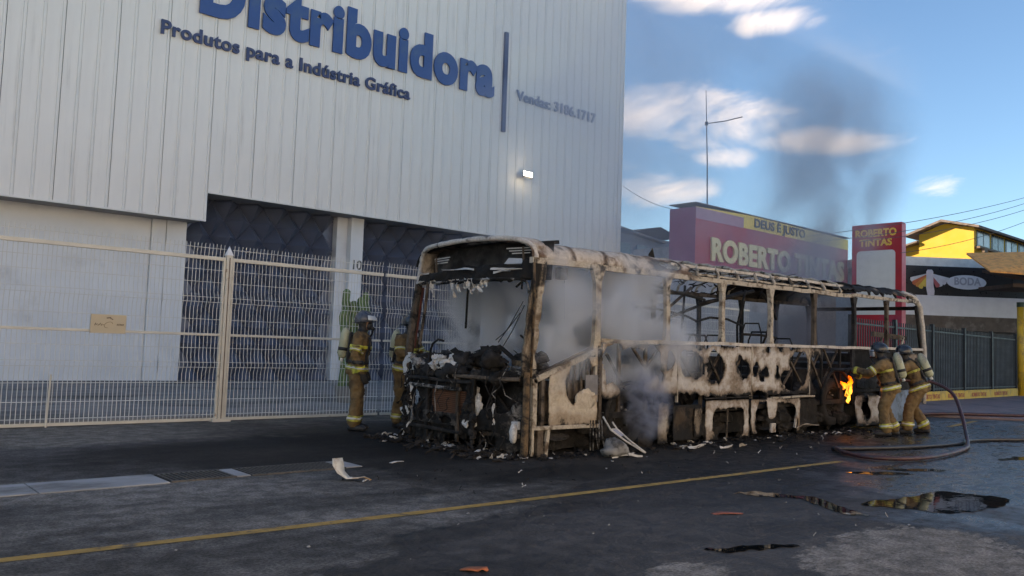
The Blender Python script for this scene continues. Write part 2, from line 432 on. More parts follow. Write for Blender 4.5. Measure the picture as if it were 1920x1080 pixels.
def water():
    m = bpy.data.materials.new('puddle_water'); m.use_nodes = True
    n = NT(m.node_tree); b = m.node_tree.nodes['Principled BSDF']
    b.inputs['Base Color'].default_value = (.012, .011, .010, 1); b.inputs['Roughness'].default_value = .015
    b.inputs['IOR'].default_value = 1.33; b.inputs['Specular IOR Level'].default_value = .6
    bp = n.node('ShaderNodeBump'); bp.inputs['Strength'].default_value = .05; bp.inputs['Distance'].default_value = .01
    tc = n.node('ShaderNodeTexCoord').outputs['Object']
    n.l.new(n.noise(tc, 7, 2), bp.inputs['Height']); n.l.new(bp.outputs[0], b.inputs['Normal'])
    return m
M_WATER = water()
def puddle(pts, label, wob=.1, seed=0):
    """irregular sheet of water; pts is a coarse outline in ground metres"""
    poly = []
    N = len(pts)
    for i in range(N):
        p0, p1, p2, p3 = [Vector((*pts[(i + k) % N], 0)) for k in (-1, 0, 1, 2)]
        for j in range(16):
            t = j / 16
            q = 0.5 * ((2 * p1) + (-p0 + p2) * t + (2 * p0 - 5 * p1 + 4 * p2 - p3) * t * t + (-p0 + 3 * p1 - 3 * p2 + p3) * t ** 3)
            w = noise.noise((q.x * 4 + seed, q.y * 4, 3.3)) * wob
            w += noise.noise((q.x * 14 + seed, q.y * 14, 1.3)) * wob * .7
            poly.append((q.x + w, q.y + w * .8, .005))
    o = MB().add(poly, [tuple(range(len(poly)))]).build('puddle', M_WATER)
    if o.data.polygons[0].normal.z < 0: o.data.flip_normals()
    tag(o, label, kind='structure')
puddle([(7.80, 3.72), (7.95, 3.30), (8.02, 3.05), (8.6, 2.92), (9.30, 2.92), (9.55, 3.08), (9.45, 3.35), (9.3, 3.62), (8.6, 3.62)], 'large puddle mirroring a firefighter and the shop front', .05, 1)
puddle([(9.75, 4.82), (9.85, 4.58), (10.25, 4.36), (10.45, 4.40), (10.2, 4.62)], 'narrow puddle, the lower of two slivers before the hoses', .04, 2)
puddle([(10.5, 4.68), (10.62, 4.48), (11.0, 4.22), (11.2, 4.27), (10.95, 4.50)], 'narrow puddle, the upper of two slivers before the hoses', .04, 3)
puddle([(7.30, 4.78), (7.25, 4.55), (7.5, 4.2), (7.3, 3.85), (7.15, 3.55), (7.3, 3.40), (7.45, 3.7), (7.7, 4.15), (7.55, 4.6)], 'long crooked puddle left of the large mirroring puddle', .10, 4)
puddle([(5.0, 3.50), (5.02, 3.36), (5.3, 3.24), (5.62, 3.14), (5.66, 3.22), (5.35, 3.36)], 'small dark puddle near the dry asphalt islands', .05, 5)
puddle([(13.2, 4.3), (13.6, 4.0), (14.6, 3.7), (15.3, 3.75), (14.6, 4.1)], 'far puddle right of the looped hose', .1, 6)

# ------------------------------------------------------------------ warehouse
M_CLAD = mat('cladding_white', (0.79, 0.75, 0.69), .55, vary=.05, vscale=1.2, color2=(0.62, 0.575, 0.53), c2lo=.45, c2hi=.80, c2scale=1.1, stretch=(1.0, 1, .25), coord='Object')
def cladding_mat():
    m = M_CLAD; n = NT(m.node_tree); b = m.node_tree.nodes['Principled BSDF']
    src = b.inputs['Base Color'].links[0].from_socket
    g = n.node('ShaderNodeNewGeometry').outputs['Position']
    st = n.noise(n.mapping(g, scale=(3.2, 1, .12)), 2.2, 7, .7)
    sp = n.noise(n.mapping(g, scale=(1, 1, 1)), .55, 5, .6)
    k = n.math('MULTIPLY', n.ramp(st, .50, .78), n.ramp(sp, .40, .66))
    c = n.mix(n.math('MULTIPLY', k, .5), src, (0.36, 0.32, 0.28))
    n.l.new(c, b.inputs['Base Color'])
cladding_mat()
M_WALLW = mat('wall_white_paint', (0.70, 0.71, 0.72), .75, vary=.06, vscale=1.0, color2=(0.5, 0.5, 0.5), c2lo=.55, c2hi=.8, c2scale=.8, bump=.15, bscale=12)
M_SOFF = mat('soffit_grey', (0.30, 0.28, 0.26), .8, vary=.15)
M_DARK = mat('joint_dark', (0.10, 0.092, 0.085), .9)
M_NAVY = mat('gate_navy', (0.115, 0.135, 0.19), .42, metal=.3, vary=.04, vscale=.5, spec=.6)
def warehouse():
    FY = 23.03; WY = 24.03; TOP = 17.2
    e = empty('warehouse', (8.8, WY, 0), 0, 'tall white ribbed-clad warehouse filling the upper left behind the fence', 'warehouse')
    ox, oy = 8.8, WY
    def mb(): return MB()
    def put(b, name, m, **k):
        o = b.build(name, m, e, **k); o.location = (-ox, -oy, 0); return o
    put(mb().box(-45, 26.15, 24.6, 62, 0, TOP - .2), 'body', M_CLAD)
    put(mb().box(-45, 8.74, FY + .06, 24.6, 4.67, TOP - .1).box(8.74, 26.15, FY + .06, 24.6, 5.48, TOP - .1), 'cladding_frame', M_DARK)
    # vertical cladding sheets, one object each
    W = .4300
    def sheet(h, gap, name):
        pr = [(gap, 0), (.345, 0), (.362, -.028), (.402, -.028), (.418, 0), (.4300, 0), (.4300, .03), (gap, .03)]
        b = MB(); n = len(pr)
        vs = [(x, y, 0) for x, y in pr] + [(x, y, h) for x, y in pr]
        b.add(vs, [tuple(range(n)), tuple(reversed(range(n, 2 * n)))] + [(i, (i + 1) % n, (i + 1) % n + n, i + n) for i in range(n)])
        return b
    tall = {}
    for gap in (.006, .016):
        for nm, z0 in (('lo', 4.62), ('hi', 5.43)):
            me = sheet(TOP - z0, gap, nm).mesh('cladding_sheet', M_CLAD)
            bm = bmesh.new(); bm.from_mesh(me); bmesh.ops.recalc_face_normals(bm, faces=bm.faces); bm.to_mesh(me); bm.free()
            tall[(gap, nm)] = (me, z0)
    i = 0
    x = 8.80
    k = 0
    while x < 26.1:
        me, z0 = tall[(.016 if k % 3 == 0 else .006, 'hi')]
        inst(me, 'cladding_sheet', e, (x - ox, FY - oy + random.uniform(-.003, .003), z0)); x += W; k += 1
    x = 8.80 - W; k = 1
    while x > -2.5:
        me, z0 = tall[(.016 if k % 3 == 0 else .006, 'lo')]
        inst(me, 'cladding_sheet', e, (x - ox, FY - oy + random.uniform(-.003, .003), z0)); x -= W; k += 1
    put(mb().box(-45, x + W - .01, FY - .01, FY + .05, 4.62, TOP), 'cladding_sheet', M_CLAD)
    # soffits and edge trims
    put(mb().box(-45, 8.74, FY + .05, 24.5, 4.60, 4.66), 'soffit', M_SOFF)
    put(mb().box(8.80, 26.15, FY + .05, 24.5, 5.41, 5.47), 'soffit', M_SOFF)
    put(mb().box(-45, 8.80, FY - .035, FY + .05, 4.57, 4.618), 'edge_trim', M_CLAD)
    put(mb().box(8.803, 26.2, FY - .035, FY + .05, 5.38, 5.428), 'edge_trim', M_CLAD)
    put(mb().box(8.745, 8.80, FY - .03, FY + .95, 4.618, 5.375), 'edge_trim', M_CLAD)
    put(mb().box(26.14, 26.26, FY - .04, 24.7, 0.07, TOP), 'corner_trim', M_CLAD)
    # ground floor
    put(mb().box(-45, 7.66, WY, WY + .4, .07, 4.60), 'wall', M_WALLW)
    put(mb().box(7.67, 8.05, WY - .08, WY + .4, .07, 4.60), 'pilaster', M_WALLW, bevel=.01)
    put(mb().box(8.065, 8.62, WY - .10, WY + .4, .07, 4.60), 'pilaster', M_WALLW, bevel=.01)
    put(mb().box(13.50, 13.88, WY - .05, WY + .4, .07, 5.41), 'pilaster', M_WALLW, bevel=.01)
    put(mb().box(13.885, 14.35, WY - .30, WY + .4, .07, 5.41), 'pillar', M_WALLW, bevel=.01)
    put(mb().box(19.35, 26.13, WY, WY + .4, .07, 5.41), 'wall', M_WALLW)
    put(mb().box(19.9, 20.0, WY - .05, WY, .07, 5.0).box(20.1, 22.6, WY - .03, WY, .3, 4.2), 'door_panel', M_WALLW)
    put(mb().box(20.25, 20.45, WY - .09, WY - .03, 1.9, 2.25), 'lock_box', MATS['drain_dark'])
    lt = lettering('10', 0, .42, .30, e, mat('number_grey', (.12, .12, .12), .6), .02, .01)
    for o in lt: o.location = (o.location.x + 13.92 - ox, WY - .302 - oy, 3.72)
    # folded steel gates: rows of projecting pyramids
    def gate(x0, x1, lab):
        g = MB().box(x0, x1, WY + .22, WY + .3, .07, 5.40).build('gate', M_NAVY, e); g.location = (-ox, -oy, 0)
        g['label'] = lab
        w, h, ap = .82, 1.05, .52
        d = MB().add([(-w / 2, 0, 0), (0, 0, -h / 2), (w / 2, 0, 0), (0, 0, h / 2), (0, -ap, 0)], [(0, 1, 4), (1, 2, 4), (2, 3, 4), (3, 0, 4)]).mesh('pyramid_panel', M_NAVY)
        n = int((x1 - x0) / w) + 1; off = ((x1 - x0) - n * w) / 2
        for r in range(11):
            z = .10 + r * h / 2
            odd = r % 2
            for i_ in range(n - (1 if odd else 0)):
                inst(d, 'pyramid_panel', g, (x0 + off + (i_ + .5 + .5 * odd) * w, WY + .218, z))
        MB().box(x0, x1, WY + .12, WY + .219, 2.55, 2.60).build('rail', M_NAVY, g)
        return g
    gate(8.63, 13.49, 'dark navy steel gate of projecting pyramids beside the white wall')
    gate(14.36, 19.34, 'dark navy steel gate of projecting pyramids behind the bus front')
warehouse()

M_BLUE = mat('letter_blue', (0.028, 0.078, 0.235), .42, vary=.08, vscale=2, color2=(0.05, 0.10, 0.22), c2scale=1.2)
M_NAVYL = mat('letter_navy', (0.040, 0.055, 0.13), .45, vary=.1)
M_GREYL = mat('letter_bluegrey', (0.13, 0.16, 0.25), .5, vary=.1)
def wall_signs():
    FY = 23.03
    e = empty('wall_sign', (8.28, FY - .035, 10.53), 0, 'huge dark blue raised name lettering high on the white cladding', 'sign')
    lettering('Distribuidora', -0.08, 10.76, 1.50, e, M_BLUE, .052, .06, .055)
    e = empty('wall_sign', (7.22, FY - .035, 9.56), 0, 'smaller navy raised line of words about printing supplies below the big name', 'sign')
    lettering('Produtos para a Indústria Gráfica', 0, 8.2, .385, e, M_NAVYL, .030, .05, .035)
    e = empty('wall_sign', (20.25, FY - .035, 10.66), 0, 'bluish grey raised sales phone number right of the upright bar', 'sign')
    lettering('Vendas: 3186.1717', 0, 4.35, .38, e, M_GREYL, .022, .05, .02)
    o = MB().box(-.085, .085, -.1, 0, 0, 3.78).build('divider_bar', M_NAVYL, bevel=.01, loc=(19.61, FY - .03, 9.29))
    tag(o, 'thin upright navy bar on the cladding between name and phone number', 'sign bar')
    # flood light
    e = empty('floodlight', (20.72, FY - .03, 7.80), 0, 'small lit white floodlight on the cladding under the phone number', 'floodlight')
    grey = mat('lamp_grey', (.25, .25, .25), .5, metal=.3)
    MB().box(-.05, .05, -.2, 0, -.04, .04).build('bracket', grey, e)
    hd = MB().box(-.20, .20, -.05, .05, -.15, .15).build('housing', grey, e, bevel=.015); hd.location = (0, -.26, .02); hd.rotation_euler = (R(-38), R(8), R(-28))
    ln = MB().box(-.17, .17, -.064, -.052, -.125, .125).build('lens', mat('lamp_lens', (1, 1, 1), .3, emit=(1.0, .98, .90), estr=5), e); ln.location = hd.location; ln.rotation_euler = hd.rotation_euler
    l = bpy.data.lights.new('flood', 'POINT'); l.energy = 2.5; l.color = (1, .93, .72); l.shadow_soft_size = .12
    lo = bpy.data.objects.new('flood', l); link(lo, e); lo.location = (-.1, -.5, -.12)
wall_signs()

# ------------------------------------------------------------------ mesh fence
M_CREAM = mat('fence_cream', (0.58, 0.54, 0.46), .6, vary=.1, vscale=3, color2=(0.20, 0.10, 0.05), c2lo=.62, c2hi=.76, c2scale=3.0, coord='Object')
M_WIRE = mat('fence_wire', (0.62, 0.61, 0.57), .5, vary=.1)
def fence():
    FY = 13.21
    zs = [(2.44, 0), (2.24, 0), (1.995, 1), (1.915, 1), (1.64, 0), (1.18, 0), (.95, 1), (.87, 1), (.63, 0), (.36, 0), (.12, 0)]
    pts = [(0, 0, .04), (0, 0, .87 - .1), (0, -.045, .91), (0, 0, 1.05), (0, 0, 1.82), (0, -.045, 1.955), (0, 0, 2.09), (0, 0, 2.66), (0, -.03, 2.86)]
    wire = MB().tube(pts, .0052, 4).mesh('wire', M_WIRE)
    sp = .0625
    def panel(x0, x1, label, post_end=None, rust=False):
        e = empty('mesh_fence', (x0, FY, 0), 0, label, 'fence', 'cream mesh fences')
        L = x1 - x0
        MB().box(0, L, -.03, .03, 2.60, 2.66).build('rail', M_CREAM, e, bevel=.006)
        MB().box(0, L, -.022, .022, 1.375, 1.415).build('rail', M_CREAM, e, bevel=.005)
        MB().box(0, L, -.025, .025, .015, .06).build('rail', M_CREAM, e, bevel=.005)
        for z, dbl in zs:
            MB().tube([(0, -.04 if dbl else -.008, z), (L, -.04 if dbl else -.008, z)], .0045, 4).build('cross_wire', M_WIRE, e)
        MB().tube([(0, -.02, 2.79), (L, -.02, 2.79)], .0045, 4).build('cross_wire', M_WIRE, e)
        k = int(L / sp)
        for i in range(k):
            inst(wire, 'wire', e, ((i + .5) * L / k, random.uniform(-.004, .004), 0), (random.uniform(-.004, .004), random.uniform(-.003, .003), 0))
        for xx in ((0.02, L - .02) if x1 < 6 else (0.02,) if x0 < 6 else ()):
            MB().box(xx - .018, xx + .018, -.032, .032, .01, 2.66).build('stile', M_CREAM, e, bevel=.005)
        return e
    panel(.35, 5.415, 'cream mesh fence panel carrying the small notice board, left of the peaked post')
    panel(5.525, 8.45, 'cream mesh fence panel between the peaked post and the standing firefighter')
    panel(8.52, 12.4, 'cream mesh fence panel right behind the front of the bus')
    panel(12.5, 16.4, 'cream mesh fence panel seen through the middle bus windows')
    panel(16.5, 20.8, 'cream mesh fence panel behind the rear half of the bus')
    e = empty('fence_post', (5.47, FY, 0), 0, 'cream steel gate post with a white peaked cap', 'fence post')
    MB().box(-.05, .05, -.05, .05, 0, 2.70).build('post', M_CREAM, e, bevel=.008)
    MB().box(-.008, .008, -.054, .054, .02, 2.66).build('seam', mat('seam_dark', (.16, .12, .09), .8), e)
    MB().add([(-.055, -.055, 2.70), (.055, -.055, 2.70), (.055, .055, 2.70), (-.055, .055, 2.70), (0, 0, 2.86)], [(0, 1, 4), (1, 2, 4), (2, 3, 4), (3, 0, 4), (3, 2, 1, 0)]).build('cap', M_WALLW, e)
    MB().box(-.15, .15, -.09, .09, 0, .05).build('base_plate', M_CREAM, e)
    # thin stay behind the second panel and the prop on the first
    o = MB().tube([(2.95, FY - .03, 0), (2.97, FY - .03, .75)], .014, 6).build('ground_bolt', M_CREAM); tag(o, 'short cream drop bolt at the foot of the fence under the notice board', 'bolt')
    # notice board
    e = empty('notice_board', (3.68, FY - .05, 1.36), 0, 'small beige notice board wired to the fence', 'notice board')
    MB().box(-.245, .245, -.006, .006, 0, .275).build('board', mat('board_beige', (.52, .43, .30), .7, vary=.06), e)
    ink = mat('faded_ink', (.17, .13, .09), .8)
    b = MB()
    b.beam((-.03, -.008, .225), (.03, -.008, .235), .004, .018); b.beam((.02, -.008, .225), (.06, -.008, .205), .004, .014)
    for t in range(6): b.beam((-.19 + t * .022, -.008, .11 + .01 * (t % 2)), (-.175 + t * .022, -.008, .15 - .012 * (t % 3)), .004, .010)
    for t in range(5): b.beam((.12 + t * .02, -.008, .12), (.13 + t * .02, -.008, .145), .004, .012)
    pts = [(.0 + .055 * math.cos(a) + .02 * math.sin(a), -.008, .125 + .045 * math.sin(a)) for a in [.4 + i * .5 for i in range(10)]]
    for p, q in zip(pts, pts[1:]): b.beam(p, q, .004, .006)
    b.build('faded_print', ink, e)['kind'] = 'stuff'
fence()

def cactus():
    e = empty('cactus', (9.25, 15.5, .07), 0, 'tall branching green cactus behind the fence by the white pillar', 'cactus')
    m = mat('cactus_green', (0.10, 0.16, 0.05), .6, vary=.35, vscale=8, color2=(0.18, 0.22, 0.09), c2scale=5)
    def stem(pts, r, name='stem'):
        b = MB(); P = [Vector(p) for p in pts]
        # ribbed column
        n = 12; rings = []
        L = len(P)
        for i, p in enumerate(P):
            rr = r * (.55 if i in (0,) else 1) * (.45 if i == L - 1 else 1)
            rings.append([(p.x + rr * (1 + .28 * (k % 2)) * math.cos(2 * math.pi * k / n), p.y + rr * (1 + .28 * (k % 2)) * math.sin(2 * math.pi * k / n), p.z) for k in range(n)])
        vs = [q for g in rings for q in g]; fs = [(i * n + k, i * n + (k + 1) % n, (i + 1) * n + (k + 1) % n, (i + 1) * n + k) for i in range(L - 1) for k in range(n)]
        fs.append(tuple(range((L - 1) * n, L * n))); b.add(vs, fs)
        b.build(name, m, e, smooth=False)
    random.seed(5)
    for x, y, z0, z1, r in [(-.22, 0, .0, 2.40, .062), (.0, .05, 0, 2.16, .068), (.12, -.03, 0, 2.25, .06), (-.30, -.05, .9, 1.95, .055), (.26, .02, .9, 2.36, .052), (-.12, .08, 1.3, 2.15, .05), (.33, .05, 1.5, 2.28, .045), (.18, .08, 1.2, 2.12, .05)]:
        k = 7
        stem([(x + .02 * math.sin(i * 1.3 + x * 9), y + .02 * math.cos(i + x), z0 + (z1 - z0) * i / k) for i in range(k)] + [(x, y, z1 - .05), (x, y, z1)], r, 'stem' if z0 == 0 else 'branch')
    for z, xa, xb in [(1.0, -.30, -.2), (1.0, .1, .28), (1.35, -.2, -.1), (1.55, .26, .34), (1.25, .1, .2)]:
        MB().tube([(xa, 0, z - .08), ((xa + xb) / 2, .03, z - .12), (xb, .03, z + .02)], .045, 8).build('branch', m, e)
    MB().tube([(0, 0, 0), (0, 0, .34)], [.30, .36], 14).build('pot', mat('pot_grey', (.2, .19, .18), .8), e)
cactus()

# ------------------------------------------------------------------ shops beyond the warehouse
M_RED = mat('sign_red', (0.40, 0.012, 0.020), .4, vary=.08, vscale=1.5, color2=(0.34, 0.03, 0.06), c2scale=.7)
M_PURP = mat('sign_purple_red', (0.26, 0.055, 0.13), .5, vary=.1)
M_YEL = mat('sign_yellow', (0.82, 0.55, 0.06), .45, vary=.06)
M_CREAML = mat('letter_cream', (0.74, 0.60, 0.30), .45, vary=.06)
M_BLACKL = mat('letter_black', (0.02, 0.02, 0.022), .5)
M_GREYW = mat('shop_wall_grey', (0.30, 0.29, 0.30), .8, vary=.12, color2=(.2, .19, .19), c2scale=1.0)
def paint_shop():
    e = empty('paint_shop', (26.42, 19.2, 0), 0, 'paint shop with a long red box sign and yellow strip, behind the bus', 'shop')
    MB().box(.3, 12.3, .55, 3.4, 0, 5.6).build('wall', M_GREYW, e)
    for i in range(4):
        s = MB().box(1.0 + i * 2.9, 3.4 + i * 2.9, .50, .56, 0, 3.2).build('roller_shutter', mat('shutter_grey', (.22, .23, .25), .5, vary=.1), e)
        for k in range(0): pass
    MB().box(0, 12.40, .004, 1.25, 4.75, 6.62).build('sign_box', M_RED, e)
    MB().box(-.012, 0, 0, 1.25, 4.75, 7.06).build('sign_side', M_PURP, e)
    MB().add([(0, 0, 6.62), (12.40, 0, 6.62), (12.40, 0, 7.12), (3.9, 0, 7.20), (0, 0, 7.06), (0, 1.25, 6.62), (12.40, 1.25, 6.62), (12.40, 1.25, 7.12), (3.9, 1.25, 7.20), (0, 1.25, 7.06)],
             [(4, 3, 2, 1, 0), (5, 6, 7, 8, 9), (0, 5, 9, 4), (1, 2, 7, 6), (2, 3, 8, 7), (3, 4, 9, 8)]).build('sign_strip', M_YEL, e)
    MB().box(0, 3.3, -.012, -.002, 6.60, 7.04).build('strip_hazed_end', mat('strip_haze_mauve', (.40, .20, .26), .5), e)  # smoke haze over the left end of the yellow strip, put into the colour
    MB().box(-.03, 12.43, -.03, 1.28, 7.21, 7.24).build('coping', mat('coping_grey', (.2, .17, .18), .6), e)
    for o in lettering('DEUS É JUSTO', 0, 4.2, .36, e, M_BLACKL, .03, .02, .02): o.location += Vector((4.08, -.012, 6.75))
    for o in lettering('ROBERTO TINTAS', 0, 10.9, .88, e, M_CREAML, .045, .08, .03): o.location += Vector((.95, -.01, 5.08))
    # roof-top mast
    e = empty('antenna_mast', (29.2, 20.6, 5.6), 0, 'thin antenna mast with one slanting arm above the red sign', 'antenna')
    g = mat('mast_steel', (.10, .10, .11), .5, metal=.5)
    MB().tube([(0, 0, 0), (-.12, 0, 3.9), (-.30, 0, 6.95)], [.04, .028, .014], 6).build('mast', g, e)
    MB().tube([(-.22, 0, 5.52), (.55, -.4, 5.72), (1.32, -.75, 6.0)], .022, 6).build('arm', g, e)
    MB().box(-.27, -.17, -.05, .05, 5.44, 5.60).build('clamp', g, e)
paint_shop()
def pylon():
    e = empty('pylon_sign', (34.0, 14.55, 0), 0, 'upright red pylon sign with yellow shop name and a pale panel', 'sign')
    MB().box(0, .34, 0, 2.10, 1.2, 7.0).build('cabinet', M_RED, e, bevel=.02)
    MB().box(.08, .26, .3, .5, 0, 1.2).box(.08, .26, 1.6, 1.8, 0, 1.2).build('leg', mat('pylon_leg', (.12, .12, .13), .6), e)
    MB().box(-.012, .35, -.014, -.002, 1.25, 6.95).build('edge_strip', mat('pylon_edge', (.55, .10, .12), .4), e)
    # rounded pale panel on the face that looks along the street
    pl = []
    for cx, cy, a0 in [(1.72, 5.72, 0), (.42, 5.72, 90)]:
        for k in range(6):
            a = R(a0 + k * 18); pl.append((cx + .16 * math.cos(a), cy + .16 * math.sin(a)))
    pl += [(.26, 3.2), (1.88, 3.2)]
    b = MB().prism([(-y, z) for y, z in pl], -.012, 0)
    p = b.build('pale_panel', mat('pylon_panel', (.62, .62, .58), .5, vary=.05), e); p.rotation_euler = (0, 0, R(-90)); p.location = (-.002, 0, 0)
    hold = bpy.data.objects.new('lettering', None); link(hold, e); hold.rotation_euler = (0, 0, R(-90)); hold.location = (-.004, 0, 0)
    for o in lettering('ROBERTO', 0, 1.74, .30, hold, mat('letter_yellow', (.85, .52, .04), .4), .035, .02, .02): o.location += Vector((-1.95, 0, 6.48))
    for o in lettering('TINTAS', 0, 1.36, .29, hold, MATS['letter_yellow'], .035, .02, .02): o.location += Vector((-1.76, 0, 6.08))
pylon()

M_TILE = mat('roof_tile_dark', (0.11, 0.085, 0.075), .8, vary=.3, vscale=6)
def yellow_house():
    e = empty('yellow_house', (50.0, 17.4, 0), 0, 'yellow house with a sunlit gable and a dark tiled roof beyond the shops', 'house')
    yw = mat('house_yellow', (0.40, 0.245, 0.022), .8, vary=.04, vscale=.8)
    # upper storey: gable faces the street's near end
    MB().add([(0, 0, 0), (0, 3.0, 0), (0, 3.0, 8.78), (0, 1.56, 9.32), (0, 0, 8.95), (26, 0, 0), (26, 3.0, 0), (26, 3.0, 8.78), (26, 1.56, 9.32), (26, 0, 8.95)],
             [(0, 1, 2, 3, 4), (9, 8, 7, 6, 5), (0, 4, 9, 5), (1, 6, 7, 2)]).build('wall', yw, e)
    MB().add([(.3, 3.0, 0), (.3, 4.4, 0), (.3, 4.4, 7.95), (.3, 3.0, 8.25), (20, 3.0, 0), (20, 4.4, 0), (20, 4.4, 7.95), (20, 3.0, 8.25)],
             [(0, 1, 2, 3), (7, 6, 5, 4), (1, 5, 6, 2), (0, 3, 7, 4)]).build('side_wall', yw, e)
    def slope(p, q, t=.13):
        # p, q: (y, z) of the two edges
        b = MB(); (ya, za), (yb, zb) = p, q
        vs = [(-.55, ya, za), (-.55, yb, zb), (26.3, yb, zb), (26.3, ya, za)]
        b.add(vs + [(x, y, z + t) for x, y, z in vs], [(0, 1, 2, 3), (7, 6, 5, 4), (0, 4, 5, 1), (1, 5, 6, 2), (2, 6, 7, 3), (3, 7, 4, 0)]); return b
    slope((1.56, 9.36), (3.62, 8.62)).build('roof', M_TILE, e)
    slope((1.56, 9.36), (-.45, 8.86)).build('roof', M_TILE, e)
    MB().add([(-.3, 3.0, 8.3), (-.3, 4.9, 7.78), (12, 4.9, 7.78), (12, 3.0, 8.3), (-.3, 3.0, 8.4), (-.3, 4.9, 7.88), (12, 4.9, 7.88), (12, 3.0, 8.4)], [(0, 1, 2, 3), (7, 6, 5, 4), (0, 4, 5, 1), (1, 5, 6, 2), (2, 6, 7, 3), (3, 7, 4, 0)]).build('lean_to_roof', M_TILE, e)
    fr = mat('house_window_dark', (.035, .03, .03), .25, spec=.6); br = mat('house_brown', (.10, .06, .035), .7); wp = mat('house_pane', (.36, .37, .37), .2)
    for i in range(9):
        x = .35 + i * 2.3
        w = MB().box(x, x + 2.0, -.03, -.002, 7.92, 8.86).build('window', fr, e)
        MB().box(x + .15, x + .85, -.045, -.031, 8.02, 8.72).build('pane', wp if i % 2 == 0 else fr, w)
        MB().box(x + 1.05, x + 1.8, -.045, -.031, 8.02, 8.72).build('pane', fr if i % 3 else wp, w)
    MB().box(.1, 24, -.28, -.001, 7.78, 7.90).build('sill', br, e)
    for x in (.3, 5, 9.6): MB().box(x, x + .5, -.45, -.28, 7.55, 7.8).build('bracket', br, e)
yellow_house()

def corner_shop():
    # facade turned to face down the street; local +x runs along the facade, local -y is the front
    P = Vector((38.5, 16.35, 0)); Q = Vector((42.7, 12.92, 0)); ang = math.atan2(Q.y - P.y, Q.x - P.x)
    e = empty('corner_shop', P, ang, 'corner shop with a black picture fascia over a white band', 'shop')
    wh = mat('corner_white', (.66, .67, .70), .7, vary=.05)
    MB().box(-.6, 9, 0, 6, 0, 5.7).build('wall', M_GREYW, e)
    MB().box(-1.6, 9, -.04, 5, 5.72, 6.12).build('parapet', mat('parapet_white', (.72, .69, .64), .8), e)
    MB().box(-.7, 9, -.10, 0, 4.36, 5.71).build('fascia', mat('fascia_black', (.014, .014, .017), .35), e)
    MB().box(-.7, 9, -.30, 0, 3.44, 4.35).build('white_band', wh, e)
    MB().box(-.7, 9, -.42, 0, 2.78, 3.43).build('brown_band', mat('brown_band', (.11, .085, .068), .8, vary=.2, vscale=3, color2=(.18, .15, .13), c2scale=2), e)
    # fan of colour strips and an oval badge, printed on the fascia
    pr = [((.55, .15, .05)), (.50, .08, .05), (.75, .5, .08), (.66, .42, .06), (.6, .6, .58), (.55, .10, .08)]
    f = bpy.data.objects.new('printed_fan', None); link(f, e); f.location = (1.12, -.104, 5.12)
    for i, (a, L, c) in enumerate([(200, .92, (.6, .6, .6)), (212, .90, (.55, .13, .05)), (224, .84, (.62, .22, .05)), (236, .80, (.72, .5, .08)), (248, .62, (.72, .50, .10)), (-18, .92, (.62, .62, .64)), (-30, .84, (.6, .58, .6)), (-44, .76, (.62, .62, .64)), (-56, .7, (.5, .12, .12))]):
        d = Vector((math.cos(R(a)), math.sin(R(a)))); nrm = Vector((-d.y, d.x))
        q = [d * .12 + nrm * .03, d * .12 - nrm * .03, d * L - nrm * .11, d * (L + .05), d * L + nrm * .11]
        MB().prism([(v.x, v.y + .25) for v in q], -.004 - i * .0012, 0).build('strip', mat('strip_%d' % i, c, .5), f)
    MB().prism([(-.16, .33), (-.10, .42), (.10, .42), (.16, .33), (.17, -.3), (.22, -.55), (.2, -.74), (-.10, -.76), (-.17, -.4)], -.018, 0).build('pale_shape', mat('strip_pale', (.66, .6, .62), .5), f)
    ov = [(2.85 + .93 * math.cos(2 * math.pi * k / 28), 5.02 + .33 * math.sin(2 * math.pi * k / 28)) for k in range(28)]
    MB().prism(ov, -.112, -.101).build('oval_badge', wh, e)
    for o in lettering('BODA', 0, 1.25, .34, e, mat('letter_silver', (.38, .38, .42), .5), .03, .01, .02): o.location += Vector((2.25, -.112, 4.90))
    # recessed dark front below
    MB().box(-.6, 9, -.05, 0, 0, 2.78).build('dark_front', mat('dark_front', (.11, .115, .13), .7, vary=.45, vscale=1.6), e)
    for i in range(10):
        MB().box(-.3 + i * .9, -.25 + i * .9, -.09, -.05, 0, 2.78).build('mullion', mat('mullion_grey', (.12, .12, .12), .6), e)
    # tiled canopy jutting over the pavement at the far side
    e = empty('tiled_canopy', (36.6, 11.2, 0), ang, 'orange tiled canopy roof on white trusses at the right edge', 'canopy')
    tl = mat('tile_orange', (0.85, 0.34, 0.08), .8, vary=.2, vscale=5, color2=(.6, .22, .06), c2scale=4)
    br = mat('canopy_brown', (.07, .04, .025), .85, vary=.2)
    MB().add([(-1.05, 0, 5.02), (7, -.3, 4.7), (7, 3.0, 6.5), (-.2, 3.0, 6.1), (-1.05, 0, 4.96), (7, -.3, 4.62), (7, 3.0, 6.42), (-.2, 3.0, 6.02)],
             [(0, 1, 2, 3), (7, 6, 5, 4), (0, 4, 5, 1), (1, 5, 6, 2), (2, 6, 7, 3), (3, 7, 4, 0)]).build('roof', tl, e)
    MB().box(.2, 7, .5, 2.8, 4.45, 4.60).build('ceiling', br, e)
    for x in (.4, 1.2, 2.0, 2.8, 3.6): MB().beam((x, -.05, 4.72 - x * .03), (x, 2.8, 5.3), .07, .12).build('rafter', br, e)
    wt = mat('truss_white', (.62, .58, .50), .6)
    MB().beam((1.0, .35, 3.55), (3.4, .35, 4.35), .10).build('brace', wt, e)
    MB().beam((1.0, .35, 3.62), (3.4, .35, 3.62), .10).build('beam', wt, e)
    MB().beam((.72, .35, 4.35), (1.05, .35, 3.5), .12).build('brace', wt, e)
    MB().beam((3.5, .35, 0), (3.5, .35, 4.5), .14).build('post', wt, e)
corner_shop()

